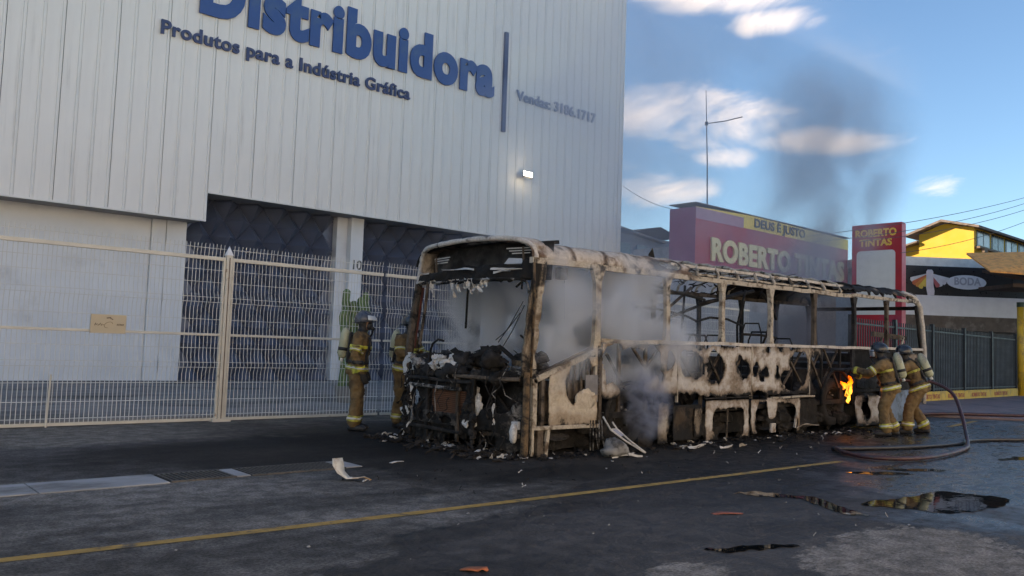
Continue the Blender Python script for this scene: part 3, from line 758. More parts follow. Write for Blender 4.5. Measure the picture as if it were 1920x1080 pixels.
def bar_fence():
    A = Vector((22.5, 11.05, 0)); B = Vector((38.6, 11.85, 0)); L = (B - A).length; ang = math.atan2(B.y - A.y, B.x - A.x)
    e = empty('bar_fence', A, ang, 'black upright bar fence on a low yellow wall with red lettering', 'fence')
    bk = mat('bar_black', (.018, .018, .02), .5)
    yl = mat('kerb_yellow', (0.62, 0.37, 0.03), .6, vary=.1, vscale=2, color2=(.4, .24, .05), c2scale=3)
    MB().box(0, L, -.08, .08, .04, .36).build('low_wall', yl, e, bevel=.01)
    MB().box(0, L, -.02, .02, .42, .46).box(0, L, -.02, .02, 2.34, 2.39).build('rail', bk, e)
    bar = MB().box(-.016, .016, -.012, .012, .36, 2.52).mesh('bar', bk)
    k = int(L / .165)
    for i in range(k): inst(bar, 'bar', e, ((i + .5) * L / k, 0, 0))
    for x in (.05, 3.2, 6.4, 9.6, 12.8, L - .05): MB().box(x - .055, x + .055, -.06, .06, 0, 2.6).build('post', bk, e)
    rd = mat('letter_red', (.32, .04, .02), .6)
    for x in (5.2, 7.7, 10.2, 12.9):
        for o in lettering('ROBERTO TINTAS', 0, 1.7, .14, e, rd, .03, .004, .02): o.location += Vector((x, -.081, .13))
    o = empty('yellow_pole', (38.9, 11.75, 0), 0, 'thick yellow steel pole at the far right end of the bar fence', 'pole')
    MB().tube([(0, 0, 0), (0, 0, 3.75)], .13, 12).build('shaft', yl, o, smooth=True)
    MB().tube([(0, 0, 3.75), (0, 0, 3.95)], .14, 12).build('cap', mat('pole_green', (.03, .06, .04), .6), o)
    MB().box(-.22, .22, -.22, .22, 0, .07).build('base_plate', yl, o)
bar_fence()

def far_things():
    e = empty('far_building', (32.0, 28.0, 0), 0, 'low grey building with a dark roof between warehouse and red sign', 'building')
    g = mat('far_grey', (.12, .13, .16), .8, vary=.15)
    MB().box(-1.5, 9, 0, 10, 0, 7.4).build('wall', g, e)
    MB().add([(-2, -.4, 7.75), (3.4, -.4, 7.15), (3.4, 9, 7.15), (-2, 9, 7.75), (-2, -.4, 7.85), (3.4, -.4, 7.25), (3.4, 9, 7.25), (-2, 9, 7.85)], [(0, 1, 2, 3), (7, 6, 5, 4), (0, 4, 5, 1), (1, 5, 6, 2), (2, 6, 7, 3), (3, 7, 4, 0)]).build('roof', M_TILE, e)
    MB().add([(2.9, -.4, 7.95), (4.6, -.4, 7.55), (4.6, 4, 7.55), (2.9, 4, 7.95), (2.9, -.4, 8.0), (4.6, -.4, 7.60), (4.6, 4, 7.60), (2.9, 4, 8.0)], [(0, 1, 2, 3), (7, 6, 5, 4), (0, 4, 5, 1), (1, 5, 6, 2), (2, 6, 7, 3), (3, 7, 4, 0)]).build('roof', M_TILE, e)
    for x in (.0, 1.4): 
        w = MB().box(x, x + .9, -.03, -.002, 5.9, 6.9).build('window', mat('far_window', (.03, .04, .05), .2), e)
    # overhead cables
    ck = mat('cable_black', (.02, .02, .022), .6)
    for (p, q, sag, lab) in [((24, 13.2, 5.15), (46, 12.3, 9.95), .25, 'topmost of the overhead cables at upper right'), ((24, 13.0, 4.95), (46, 12.3, 9.75), .35, 'second of the overhead cables at upper right'),
                             ((27, 12.9, 5.3), (46, 12.3, 9.45), .3, 'third of the overhead cables at upper right'), ((30, 12.9, 5.2), (46, 12.3, 9.0), .3, 'lowest of the overhead cables at upper right'),
                             ((26.6, 23.3, 8.5), (27.3, 20.3, 7.1), .25, 'thin cable slung from the warehouse to the red sign')]:
        p, q = Vector(p), Vector(q)
        pts = [p.lerp(q, t / 12) - Vector((0, 0, 4 * sag * (t / 12) * (1 - t / 12))) for t in range(13)]
        o = MB().tube(pts, .011, 5).build('cable', ck); tag(o, lab, 'cable', 'overhead cables')
far_things()

# ------------------------------------------------------------------ houses added unseen behind the camera to bounce sunlight onto the warehouse
def opposite_bounce():
    defs = [(-26, -12.2, 9.4, (.74, .68, .58), 'added cream two-storey shop house across the street, out of view, bouncing sunlight'), (-12, 2.4, 10.2, (.78, .74, .68), 'added tall off-white shop house across the street, out of view, bouncing sunlight'),
            (2.6, 15.5, 9.0, (.76, .66, .54), 'added sand coloured low shop house across the street, out of view, bouncing sunlight'), (15.7, 31, 9.8, (.76, .74, .70), 'added white long shop house across the street, out of view, bouncing sunlight')]
    win = mat('opposite_window', (.06, .07, .08), .2); door = mat('opposite_shutter', (.45, .44, .42), .6)
    for i, (x0, x1, h, c, lab) in enumerate(defs):
        e = empty('added_shop_house', (x0, -9.0, 0), 0, lab, 'house', 'added bounce-light houses across the street')
        w = x1 - x0
        MB().box(0, w, -9, 0, 0, h).build('wall', mat('opposite_wall_%d' % i, c, .85, vary=.05), e)
        MB().box(-.05, w + .05, -.1, .14, h, h + .25).build('parapet', mat('opposite_trim', (.7, .68, .64), .8), e)
        k = int(w / 3.2)
        for j in range(k):
            x = .6 + j * w / k
            MB().box(x, x + 1.9, 0, .05, .1, 2.6).build('shutter', door, e)
            f = MB().box(x + .2, x + 1.5, 0, .05, 3.9, 5.1).build('window', mat('opposite_trim', (.7, .68, .64), .8), e)
            MB().box(x + .28, x + 1.42, .05, .06, 3.98, 5.02).build('pane', win, f)
    o = MB().slab([(-40, -9.0), (40, -9.0), (40, -6.6), (-40, -6.6)], 0, .12).build('pavement', mat('opposite_pavement', (.42, .40, .37), .85, vary=.1))
    tag(o, 'added pale concrete pavement across the street, out of view', kind='structure')
opposite_bounce()

# ------------------------------------------------------------------ burnt bus
def nz(x, y=0.0, z=0.0): return noise.noise((x, y, z))
def fbm(x, y=0.0, z=0.0): return noise.fractal((x, y, z), 1.0, 2.0, 4)

def sheet(name, material, s0, s1, t0, t1, ds, field, pos, parent, thick=.006, soot=None, smooth=True):
    """thin torn sheet: keeps the part of the (s,t) rectangle where field > 0, edges cut along the field's zero line"""
    ns = max(2, int((s1 - s0) / ds)); nt = max(2, int((t1 - t0) / ds))
    P = [[(s0 + (s1 - s0) * i / ns, t0 + (t1 - t0) * j / nt) for j in range(nt + 1)] for i in range(ns + 1)]
    F = [[field(*P[i][j]) for j in range(nt + 1)] for i in range(ns + 1)]
    verts = []; faces = []; idx = {}; so = []
    def vid(key, st):
        if key not in idx:
            idx[key] = len(verts); verts.append(tuple(pos(*st))); so.append(soot(*st) if soot else 0.0)
        return idx[key]
    def clip(tri):
        out = []
        for k in range(3):
            a, b = tri[k], tri[(k + 1) % 3]; fa, fb = F[a[0]][a[1]], F[b[0]][b[1]]
            if fa > 0: out.append(vid(('v', a), P[a[0]][a[1]]))
            if (fa > 0) != (fb > 0):
                t = fa / (fa - fb); pa, pb = P[a[0]][a[1]], P[b[0]][b[1]]
                lo, hi = (a, b) if a < b else (b, a)
                out.append(vid(('e', lo, hi), (pa[0] + (pb[0] - pa[0]) * t, pa[1] + (pb[1] - pa[1]) * t)))
        if len(out) >= 3: faces.append(tuple(out))
    for i in range(ns):
        for j in range(nt):
            a, b, c, d = (i, j), (i + 1, j), (i + 1, j + 1), (i, j + 1)
            clip((a, b, c)); clip((a, c, d))
    me = bpy.data.meshes.new(name); me.from_pydata(verts, [], faces); me.update()
    at = me.attributes.new('soot', 'FLOAT', 'POINT')
    at.data.foreach_set('value', so)
    me.materials.append(material)
    if smooth:
        for p in me.polygons: p.use_smooth = True
    o = bpy.data.objects.new(name, me); link(o, parent)
    if thick:
        m = o.modifiers.new('thick', 'SOLIDIFY'); m.thickness = thick; m.offset = 0
    return o

def holes(L, jitter=.05, fr=6.0, seed=0.0):
    """field from a list of (s, t, rs, rt): positive outside every hole"""
    def f(s, t):
        d = 9.0
        for (a, b, ra, rb) in L:
            q = math.hypot((s - a) / ra, (t - b) / rb)
            d = min(d, (q - 1) * min(ra, rb))
        return d + jitter * fbm(s * fr + seed, t * fr, 2.2) + .014 * fbm(s * 24 + seed, t * 24, 5.5)
    return f

B_PALE = burnt('bus_pale_sheet', ash=(0.49, 0.455, 0.42), tan=(0.17, 0.12, 0.08), black=.36, rust=.42, scale=2.0, seed=1, soot=True)
B_CREAM = burnt('bus_cream_steel', ash=(0.42, 0.37, 0.305), tan=(0.115, 0.082, 0.055), black=.56, rust=.48, scale=4.5, seed=4, soot=True)
B_ROOF = burnt('bus_roof_sheet', ash=(0.48, 0.42, 0.36), tan=(0.12, 0.07, 0.042), black=.62, rust=.5, scale=2.2, seed=9, soot=True)
B_BROWN = burnt('bus_brown_steel', ash=(0.115, 0.09, 0.07), tan=(0.05, 0.034, 0.022), black=.62, rust=.6, scale=3.5, seed=12, soot=True)
B_RUST = burnt('bus_rust_orange', ash=(0.16, 0.105, 0.06), tan=(0.06, 0.04, 0.026), black=.68, rust=.5, scale=4.0, seed=15)
B_CHAR = burnt('bus_char', ash=(0.034, 0.031, 0.030), tan=(0.018, 0.014, 0.012), black=.80, rust=.5, scale=4.0, seed=20, soot=True)
B_MIX = burnt('bus_char_with_ash', ash=(0.30, 0.285, 0.27), tan=(0.045, 0.035, 0.028), black=.82, rust=.5, scale=5.0, seed=24, soot=True)
B_ASH = burnt('bus_white_ash', ash=(0.52, 0.51, 0.50), tan=(0.25, 0.22, 0.20), black=.30, rust=.3, scale=6.0, seed=28)
B_RUBBER = mat('burnt_rubber', (0.014, 0.013, 0.013), .9, vary=.4, vscale=12, color2=(.05, .045, .04), c2lo=.58, c2hi=.75, c2scale=6)

def fu(v, w=0.0):
    """front surface of the bus: bowed across, raked back above the dash"""
    return -.26 * (1 - abs((v - 1.29) / 1.29) ** 3.5) + max(0.0, w - 1.3) * .13

def ribbon(b, p, q, w, bend=.1, k=6, tw=1.0, rnd=random):
    """crumpled strip between two points"""
    p, q = Vector(p), Vector(q); d = q - p; L = max(d.length, 1e-4); d = d / L
    a = d.orthogonal().normalized(); c = d.cross(a); ph = rnd.uniform(0, 6.3); vs = []
    ba = [rnd.uniform(-bend, bend) for _ in range(4)]
    for i in range(k + 1):
        t = i / k; x = math.sin(math.pi * t)
        m = p + d * L * t + a * (ba[0] * x + ba[1] * math.sin(t * 5 + ph)) * L + c * (ba[2] * x + ba[3] * math.cos(t * 6 + ph)) * L
        an = ph + tw * t * 2; s = (a * math.cos(an) + c * math.sin(an)) * w * (.5 + .5 * abs(nz(t * 3 + ph)))
        vs += [m - s, m + s]
    b.add(vs, [(2 * i, 2 * i + 1, 2 * i + 3, 2 * i + 2) for i in range(k)])
def lump(b, c, r, seed=0.0, nu=11, nv=8, amp=.5, fr=5.0):
    n0 = len(b.v); b.ball((0, 0, 0), 1.0, nu, nv); c = Vector(c); r = Vector(r)
    for i in range(n0, len(b.v)):
        p = Vector(b.v[i]); k = 1 + amp * fbm(p.x * 1.3 + seed, p.y * 1.3 + seed * .7, p.z * 1.3)
        k += amp * .4 * nz(p.x * fr + seed, p.y * fr, p.z * fr)
        b.v[i] = (c.x + p.x * r.x * k, c.y + p.y * r.y * k, c.z + p.z * r.z * k)

def bus():
    rnd = random.Random(11)
    e = empty('burnt_bus', (7.02, 7.57, 0), 0, 'burnt-out city bus, bare frame with scorched white panels and no glass', 'bus')
    e.rotation_euler = (0, -.0115, 0)
    WID = 2.58
    def part(b, name, m, smooth=False, bevel=0.0, thick=0.0, parent=None, kind=None, label=None):
        o = b.build(name, m, parent or e, smooth=smooth, bevel=bevel)
        if thick:
            s = o.modifiers.new('thick', 'SOLIDIFY'); s.thickness = thick; s.offset = 0
        if kind: o['kind'] = kind
        if label: o['label'] = label
        return o
    # ---- chassis, floor, wheels
    part(MB().box(.35, 11.5, .30, 2.30, .03, .36), 'underbody', B_CHAR)
    b = MB()
    for i in range(90):
        lump(b, (rnd.uniform(.4, 11.6), rnd.uniform(.12, .45), rnd.uniform(.02, .30)), (rnd.uniform(.08, .3), rnd.uniform(.05, .12), rnd.uniform(.05, .16)), i * 2.3)
    part(b, 'underbody_wreckage', B_CHAR, kind='stuff')
    part(MB().box(1.35, 11.5, .06, 2.50, .42, .50), 'floor', B_CHAR)
    part(MB().box(.1, 1.3, .5, 2.45, .50, .58), 'platform', B_CHAR)
    def wheel(u, v, r, sgn, collapsed):
        wb = bpy.data.objects.new('wheel', None); link(wb, e); wb.location = (u, v, r)
        n = 26
        def ring(y, rad): return [(rad * math.cos(2 * math.pi * k / n), y, rad * math.sin(2 * math.pi * k / n)) for k in range(n)]
        prof = [(-.13, r * .62), (-.15, r * .70), (-.14, r * .96), (-.08, r * 1.0), (.08, r * 1.0), (.14, r * .96), (.15, r * .70)]
        vs = []; fs = []
        for j, (y, rad) in enumerate(prof):
            for k, p in enumerate(ring(y * sgn, rad)):
                jag = 1 + .05 * nz(k * .9, j * .8, u); vs.append((p[0] * jag, p[1], max(p[2] * jag, -r + .01)))
        for j in range(len(prof) - 1):
            for k in range(n): fs.append((j * n + k, j * n + (k + 1) % n, (j + 1) * n + (k + 1) % n, (j + 1) * n + k))
        MB().add(vs, fs).build('tyre', B_RUBBER, wb, smooth=True)
        prof = [(-.12, r * .60), (-.14, r * .57), (-.05, r * .50), (-.02, r * .30), (-.10, r * .22), (-.10, .001)]
        vs = []; fs = []
        for (y, rad) in prof: vs += ring(y * sgn, rad)
        for j in range(len(prof) - 1):
            for k in range(n): fs.append((j * n + k, j * n + (k + 1) % n, (j + 1) * n + (k + 1) % n, (j + 1) * n + k))
        MB().add(vs, fs).build('rim', B_CHAR, wb, smooth=True)
        for k in range(8):
            a = 2 * math.pi * k / 8; MB().tube([(r * .38 * math.cos(a), -.03 * sgn, r * .38 * math.sin(a)), (r * .38 * math.cos(a), -.075 * sgn, r * .38 * math.sin(a))], .018, 6).build('wheel_nut', B_MIX, wb)
    for (u, r) in ((1.98, .40), (7.95, .45)):
        wheel(u, .24, r, 1, True); wheel(u, WID - .24, r, -1, True)
        part(MB().tube([(u, .3, r), (u, 2.3, r)], .09, 8), 'axle', B_CHAR)

    # ---- near and far side posts
    US = [1.28, 2.80, 4.20, 5.63, 7.10, 8.64, 10.05]
    def post(u, v, w0, w1, wd, dp, m, flare=True, lean=0.0):
        b = MB(); k = 6; vs = []
        out = -1 if v < 1 else 1
        for i in range(k + 1):
            t = i / k; w = w0 + (w1 - w0) * t
            hw = wd / 2 * (1 + (.8 * max(0, 1 - t / .10) if flare else 0) + 1.3 * max(0, (t - .90) / .10) ** 2)
            c = u + .02 * nz(u * 3, t * 3, v) + lean * t
            vs += [(c - hw, v - dp / 2, w), (c + hw, v - dp / 2, w), (c + hw, v + dp / 2, w), (c - hw, v + dp / 2, w)]
        fs = [(4 * i + a, 4 * i + (a + 1) % 4, 4 * i + 4 + (a + 1) % 4, 4 * i + 4 + a) for i in range(k) for a in range(4)] + [(3, 2, 1, 0), (4 * k, 4 * k + 1, 4 * k + 2, 4 * k + 3)]
        b.add(vs, fs); return part(b, 'window_post', m, bevel=.006)
    mats_n = [B_CREAM, B_CREAM, B_CREAM, B_CREAM, B_BROWN, B_CHAR, B_BROWN]
    for u, m in zip(US, mats_n):
        post(u, .035, 1.47 if u > 1.5 else 1.30, 2.46, .115 if u < 2 else (.085 if u < 9 else .07), .07, m)
        if u > 2:   # dark gusset plate at the foot, standing a little inside
            part(MB().prism([(u + .02, 1.48), (u + .22, 1.48), (u + .10, 1.56), (u + .085, 1.72), (u + .05, 1.74)], .08, .095), 'gusset', B_CHAR)
    for u in [1.20, 2.6, 3.9, 5.63, 7.10, 8.64, 10.05, 11.5]:
        post(u, WID - .035, .5 if u < 2.7 else 1.2, 2.46, .20 if u < 1.5 else .09, .06, B_BROWN if u < 6 else B_CHAR, flare=False)
    # ---- long rails
    def rail(u0, u1, v, w, h, d, m, name='rail', amp=.012, k=24, sag=0.0):
        b = MB(); vs = []
        for i in range(k + 1):
            t = i / k; u = u0 + (u1 - u0) * t; dw = amp * fbm(u * 1.1, v, w * 3) - sag * math.sin(math.pi * t); dv = amp * fbm(u * .9 + 9, v, w)
            vs += [(u, v - d / 2 + dv, w - h / 2 + dw), (u, v + d / 2 + dv, w - h / 2 + dw), (u, v + d / 2 + dv, w + h / 2 + dw), (u, v - d / 2 + dv, w + h / 2 + dw)]
        fs = [(4 * i + a, 4 * i + (a + 1) % 4, 4 * i + 4 + (a + 1) % 4, 4 * i + 4 + a) for i in range(k) for a in range(4)] + [(3, 2, 1, 0), (4 * k, 4 * k + 1, 4 * k + 2, 4 * k + 3)]
        return part(b.add(vs, fs), name, m)
    rail(1.34, 3.0, .02, 1.475, .055, .06, B_CREAM, 'belt_rail'); rail(3.0, 11.75, .02, 1.48, .05, .06, B_PALE, 'belt_rail')
    rail(.05, 3.4, .03, 2.475, .075, .07, B_CREAM, 'cant_rail', .008); rail(3.4, 8.6, .03, 2.48, .07, .06, B_CREAM, 'cant_rail', .02)
    rail(8.6, 11.55, .03, 2.50, .06, .06, B_CREAM, 'cant_rail', .012)
    rail(3.0, 8.4, .16, 2.665, .045, .06, B_PALE, 'roof_rail', .02); rail(3.2, 8.3, .10, 2.56, .03, .03, B_CREAM, 'roof_rail', .03)
    rail(.3, 11.4, WID - .03, 2.475, .07, .07, B_BROWN, 'cant_rail', .02); rail(.3, 11.6, WID - .03, 1.20, .06, .06, B_CHAR, 'belt_rail', .02)
    rail(2.6, 8.6, .75, 2.79, .035, .05, B_CHAR, 'roof_rail', .03); rail(2.6, 11, 1.85, 2.79, .035, .05, B_CHAR, 'roof_rail', .03)
    # ---- roof bows
    for i, u in enumerate([3.05, 3.55, 4.1, 4.66, 5.2, 5.75, 6.35, 6.95, 7.5, 8.1, 8.7, 9.3, 9.9, 10.5, 11.1]):
        du = rnd.uniform(-.05, .05); sg = rnd.uniform(0, .05)
        pts = [(u, .03, 2.47), (u + .02, .05, 2.57), (u + .07 + du, .15, 2.69), (u + .12 + du, .35, 2.755), (u + .10 + du, .8, 2.80 - sg), (u + du, 1.3, 2.81 - 2 * sg), (u, 1.8, 2.80 - sg), (u, 2.3, 2.74), (u, 2.5, 2.62), (u, 2.55, 2.47)]
        part(MB().tube(pts, .026, 6), 'roof_bow', B_CREAM if u < 8.2 else B_CHAR, smooth=True)
    # ---- roof skin: front sheet whole, middle burnt away, rear sagging
    def roof_pos(s, t):
        # s along the bus, t across in arc terms: 0 = near cant rail
        if t < .42:
            a = t / .42 * math.pi / 2; v = .02 + .30 * (1 - math.cos(a)); w = 2.50 + .245 * math.sin(a)
        elif t > 2.42:
            a = (2.84 - t) / .42 * math.pi / 2; v = WID - .02 - .30 * (1 - math.cos(a)); w = 2.50 + .245 * math.sin(a)
        else:
            v = .32 + (t - .42) / 2.0 * (WID - .64); w = 2.745 + .07 * math.sin((t - .42) / 2.0 * math.pi)
        k = .018 * fbm(s * 1.7, t * 1.7, 1) + .010 * fbm(s * 6, t * 6, 4)
        dip = 0.0
        if s > 8.0: dip = .07 * fbm(s * 1.3, t * 1.5, 7) - .03
        return (s, v - (k if t < .42 else 0), w + k + (dip if .2 < t < 2.6 else dip * .3))
    fr = holes([(2.35, 1.0, .5, .25), (2.9, .16, .22, .10), (1.15, .7, .15, .28), (2.0, 1.9, .6, .3)], .10, 2.6, 3)
    def f_front(s, t):
        edge = 3.35 - s + .45 * fbm(t * 3.0, 3.1, 1) - (.25 if t > .5 else 0)
        return min(fr(s, t), edge)
    def so_front(s, t):
        g = max(0, 1 - f_front(s, t) / .10) * .6
        band = max(0.0, 1 - abs(s - .82) / .07) * .8 + max(0.0, 1 - abs(s - 1.5 - .5 * (t - .2)) / .06) * .8 + max(0.0, 1 - abs(s - 2.55 + .3 * t) / .22) * .55
        return min(1.0, g + band + .5 * max(0, .5 * fbm(s * 2.2, t * 2.2, 8)) + (.55 if t > .5 else 0) + max(0, .22 - s) * 3)
    sheet('roof_skin', B_ROOF, .06, 3.6, 0, 2.84, .055, f_front, roof_pos, e, .008, so_front)
    fm = holes([], .9, 1.25, 5)
    def f_mid(s, t):
        return -.20 + .55 * fbm(s * 1.6 + 3, t * 2.2, 5) - (.25 if t < .40 else 0) - (.1 if 4 < s < 7.6 else -.05)
    sheet('roof_skin', B_CHAR, 3.2, 8.4, .10, 2.84, .06, lambda s, t: f_mid(s, t) - 9, roof_pos, e, .008) if False else None
    fh = holes([(9.0, 1.3, .5, .35), (10.3, .9, .4, .25), (10.6, 2.0, .5, .3)], .16, 2.3, 8)
    def f_rear(s, t):
        return min(fh(s, t), s - 7.85 + .55 * fbm(t * 3.3, 1.2, 2), 11.62 - s + .1 * fbm(t * 4, 7, 7), t - .12 + .10 * fbm(s * 4, 3, 3))
    def so_rear(s, t): return .85 - .55 * max(0.0, 1 - abs(s - 11.2) / .5) - .6 * max(0, fbm(s * 3, t * 5, 11) - .1)
    sheet('roof_skin', B_ROOF, 7.5, 11.65, 0, 2.84, .06, f_rear, roof_pos, e, .010, so_rear)
    # burnt shreds of lining and cable lying on the open bows
    b = MB()
    for i in range(95):
        u = rnd.uniform(2.9, 8.9); v = rnd.uniform(.1, 2.4); w = 2.60 + .16 * math.sin(math.pi * v / WID) + rnd.uniform(-.10, .05)
        L = rnd.uniform(.15, .7); a = rnd.uniform(-.5, .5) + (math.pi / 2 if rnd.random() < .25 else 0)
        ribbon(b, (u, v, w), (u + L * math.cos(a), v + L * math.sin(a), w + rnd.uniform(-.10, .06)), rnd.uniform(.008, .035), .10, 6, 1.5, rnd)
    part(b, 'burnt_lining', B_CHAR, thick=.006, kind='stuff')
    part(MB().add([(4.0 - 1.0, .55, 2.78), (4.16 - 1.0, .56, 2.78), (4.13 - 1.0, .58, 2.95), (4.05 - 1.0, .60, 2.84)], [(0, 1, 2, 3)]), 'torn_flap', B_CHAR, thick=.006)
    b = MB(); ribbon(b, (.15, .6, 2.80), (.75, .25, 2.77), .06, .05, 8, .2, rnd); part(b, 'torn_flap', B_CHAR, thick=.006)

    # ---- side panels below the windows (upper row), with melted holes
    def pan(name, s0, s1, t0, t1, field, m=B_PALE, sootbase=0.0, ds=.021, v=-.012, sw=.075):
        def pos(s, t):
            ins = min(s - s0, s1 - s, t - t0, t1 - t)
            k = min(1, ins / .08)
            return (s, v + k * (.016 * fbm(s * 3.2, t * 3.2, 6) + .008 * fbm(s * 9, t * 9, 6)) - max(0, .05 - field(s, t)) * .5 * nz(s * 7, t * 7, 3), t)
        def so(s, t):
            g = max(0.0, 1 - field(s, t) / sw)
            return min(1.0, sootbase + .10 + min(.35, max(0.0, s - 5.6) * .14) + g * (.35 + .6 * fbm(s * 4, t * 4, 9)) + max(0.0, fbm(s * 2.1 + 4, t * 2.6, 3)) * .55 + max(0, (t0 + .22 - t) / .22) * .45 + max(0, (t - t1 + .12) / .12) * .25)
        return sheet(name, m, s0, s1, t0, t1, ds, field, pos, e, .008, so)
    hA = holes([(1.95, 1.12, .58, .29), (2.40, 1.20, .22, .25), (2.85, 1.21, .085, .17), (1.62, 1.2, .26, .26), (1.92, .80, .18, .28), (2.15, .62, .5, .17), (2.6, .98, .05, .08)], .05, 6, 1)
    pan('side_panel', 1.36, 3.005, .66, 1.448, lambda s, t: min(hA(s, t), t - .70 - .07 * fbm(s * 5, 1, 1)))
    hB = holes([(3.36, 1.17, .26, .20), (3.20, 1.20, .13, .20), (3.48, 1.10, .20, .15), (3.92, 1.14, .17, .26), (4.05, 1.10, .16, .23), (4.80, 1.08, .13, .17), (4.66, 1.17, .10, .12), (3.60, 1.44, .16, .06), (4.25, 1.46, .3, .035), (3.3, .60, .42, .13), (3.78, 1.17, .07, .05)], .042, 7, 2)
    pan('side_panel', 3.025, 4.985, .62, 1.452, lambda s, t: min(hB(s, t), t - .66 - .04 * fbm(s * 4, 2, 1)))
    hC = holes([(5.12, 1.05, .07, .12), (5.30, .96, .13, .085), (5.47, 1.04, .07, .10), (5.78, 1.05, .07, .13), (6.45, 1.08, .30, .31), (6.30, .90, .40, .20), (6.70, 1.12, .12, .24), (5.5, 1.40, .06, .05), (5.9, 1.42, .09, .04), (6.3, 1.45, .10, .03), (5.15, .62, .35, .10)], .042, 7, 3)
    pan('side_panel', 5.005, 6.845, .60, 1.457, lambda s, t: min(hC(s, t), t - .65 - .04 * fbm(s * 4, 5, 1)))
    hD = holes([(7.10, 1.05, .22, .27), (7.25, .80, .3, .22), (6.95, 1.2, .07, .12)], .05, 6, 4)
    pan('side_panel', 6.865, 7.34, .70, 1.46, lambda s, t: min(hD(s, t), 7.3 - s + .08 * fbm(t * 5, 1, 8)), sootbase=.1)
    # panel joints, horizontal moulding
    for u in (3.015, 4.995, 6.855): part(MB().box(u - .012, u + .012, -.022, .02, .60, 1.45), 'panel_joint', B_CREAM)
    rail(3.7, 5.0, -.014, .635, .018, .03, B_CHAR, 'moulding', .004); rail(5.6, 7.0, -.02, .60, .03, .05, B_CREAM, 'moulding', .012)
    # truss of crossing braces behind the panels
    def brace(a, b_, m, wd=.035, v=.06): part(MB().beam((a[0], v, a[1]), (b_[0], v + .01, b_[1]), .03, wd), 'brace', m)
    for (u0, u1) in ((2.02, 2.75), (3.05, 3.70), (3.75, 4.35), (4.40, 4.98), (6.10, 6.82), (6.90, 7.45), (7.5, 8.1)):
        brace((u0, 1.44), (u1, .72), B_BROWN); brace((u1, 1.44), (u0, .72), B_BROWN, v=.10)
    brace((1.52, 1.30), (1.92, .82), B_CHAR, .03)
    for u in (1.80, 2.38, 3.72, 4.37, 5.6, 6.0, 7.46, 8.15): part(MB().box(u - .025, u + .025, .06, .10, .5, 1.45), 'stud', B_BROWN if u < 5 else B_CHAR)
    # ---- skirt row
    def frame(quad, wd, m, name='locker_frame', v=-.01):
        """open frame from four (u,w) corners"""
        b = MB()
        for p, q in zip(quad, quad[1:] + quad[:1]): b.beam((p[0], v, p[1]), (q[0], v, q[1]), .03, wd)
        return part(b, name, m, bevel=.006)
    hf = holes([], .03, 8, 6)
    pan('skirt_panel', 2.56, 2.88, .01, .62, lambda s, t: min(s - 2.57 - .06 * (t - .3), 2.85 - s + .12 * (t - .5), t - .02, .60 - t) + .03 * fbm(s * 7, t * 5, 2), B_CREAM, .05)
    pan('skirt_panel', 2.96, 3.70, .02, .58, lambda s, t: min(s - 2.98, 3.68 - s, t - .03, .55 - t) + .015 * fbm(s * 7, t * 7, 3), B_BROWN, .30, v=.03)
    pan('skirt_panel', 3.44, 3.66, .03, .54, lambda s, t: min(s - 3.46, 3.64 - s, t - .05, .5 - t) + .03 * fbm(s * 6, t * 6, 8), B_CREAM, .0, v=.0)
    hw = holes([(4.35, .20, .43, .27), (4.05, .25, .16, .23), (4.65, .26, .16, .22)], .03, 8, 7)
    pan('locker_door', 3.72, 4.93, -.02, .61, lambda s, t: min(hw(s, t), s - 3.73, 4.92 - s, t + .01, .60 - t), B_PALE, 0, sw=.02)
    part(MB().beam((4.34, .02, .0), (4.37, .02, .5), .02), 'locker_bar', B_BROWN)
    hw2 = holes([(5.72, .22, .52, .32), (6.10, .2, .38, .30), (5.35, .24, .25, .30), (5.6, -.05, .8, .12)], .035, 8, 8)
    pan('locker_door', 4.98, 6.55, -.02, .60, lambda s, t: max(min(hw2(s, t), s - 4.99, 6.54 - s, t + .01, .585 - t), min(.16 - abs(s - 5.62) - .25 * max(0, .45 - t), t - .25) + .02 * fbm(s * 9, t * 9, 1)), B_PALE, 0, sw=.02)
    part(MB().beam((6.52, .0, .53), (6.38, .0, .06), .03, .045), 'locker_bar', B_PALE)
    pan('skirt_panel', 6.60, 7.36, .04, .56, lambda s, t: min(s - 6.62, 7.30 - s - .1 * t, t - .08, .54 - t) + .03 * fbm(s * 5, t * 5, 4), B_BROWN, .42, v=.06)
    b = MB(); ribbon(b, (6.42, -.01, .07), (7.2, -.01, .07), .03, .04, 8, .3, rnd); part(b, 'skirt_strip', B_PALE, thick=.006)
    part(MB().box(5.58, 5.72, -.03, 0, .02, .17), 'loose_plate', B_PALE)
    # wheel arches and the dark well
    for u, r in ((1.98, .50), (7.95, .60)):
        pts = [(u + r * math.cos(a), .02, .40 + r * math.sin(a) * (1.0 if u < 3 else 1.1)) for a in [math.pi * k / 14 for k in range(15)]]
        part(MB().tube(pts, .03, 6), 'wheel_arch', B_CHAR, smooth=True)
        part(MB().box(u - r, u + r, .50, 2.1, .36, 1.05), 'wheel_housing', B_CHAR)
    # behind the rear wheel: pale panel with a burnt-through hole, smoke-blued end
    hr = holes([(9.02, .33, .17, .20), (9.12, .22, .12, .13)], .035, 9, 9)
    pan('rear_skirt', 8.58, 9.75, -.04, .62, lambda s, t: min(hr(s, t), s - 8.60 - .12 * max(0, .3 - t), 9.72 - s - .2 * max(0, t - .4), .60 - t - .25 * abs(s - 9.1) ** 2, t + .03), B_PALE, -.34)
    part(MB().box(9.72, 11.3, .0, .03, -.02, .62), 'rear_skirt', mat('blued_sheet', (.12, .15, .22), .5, vary=.3, vscale=3, color2=(.03, .03, .035), c2lo=.45, c2hi=.6, c2scale=2.5))
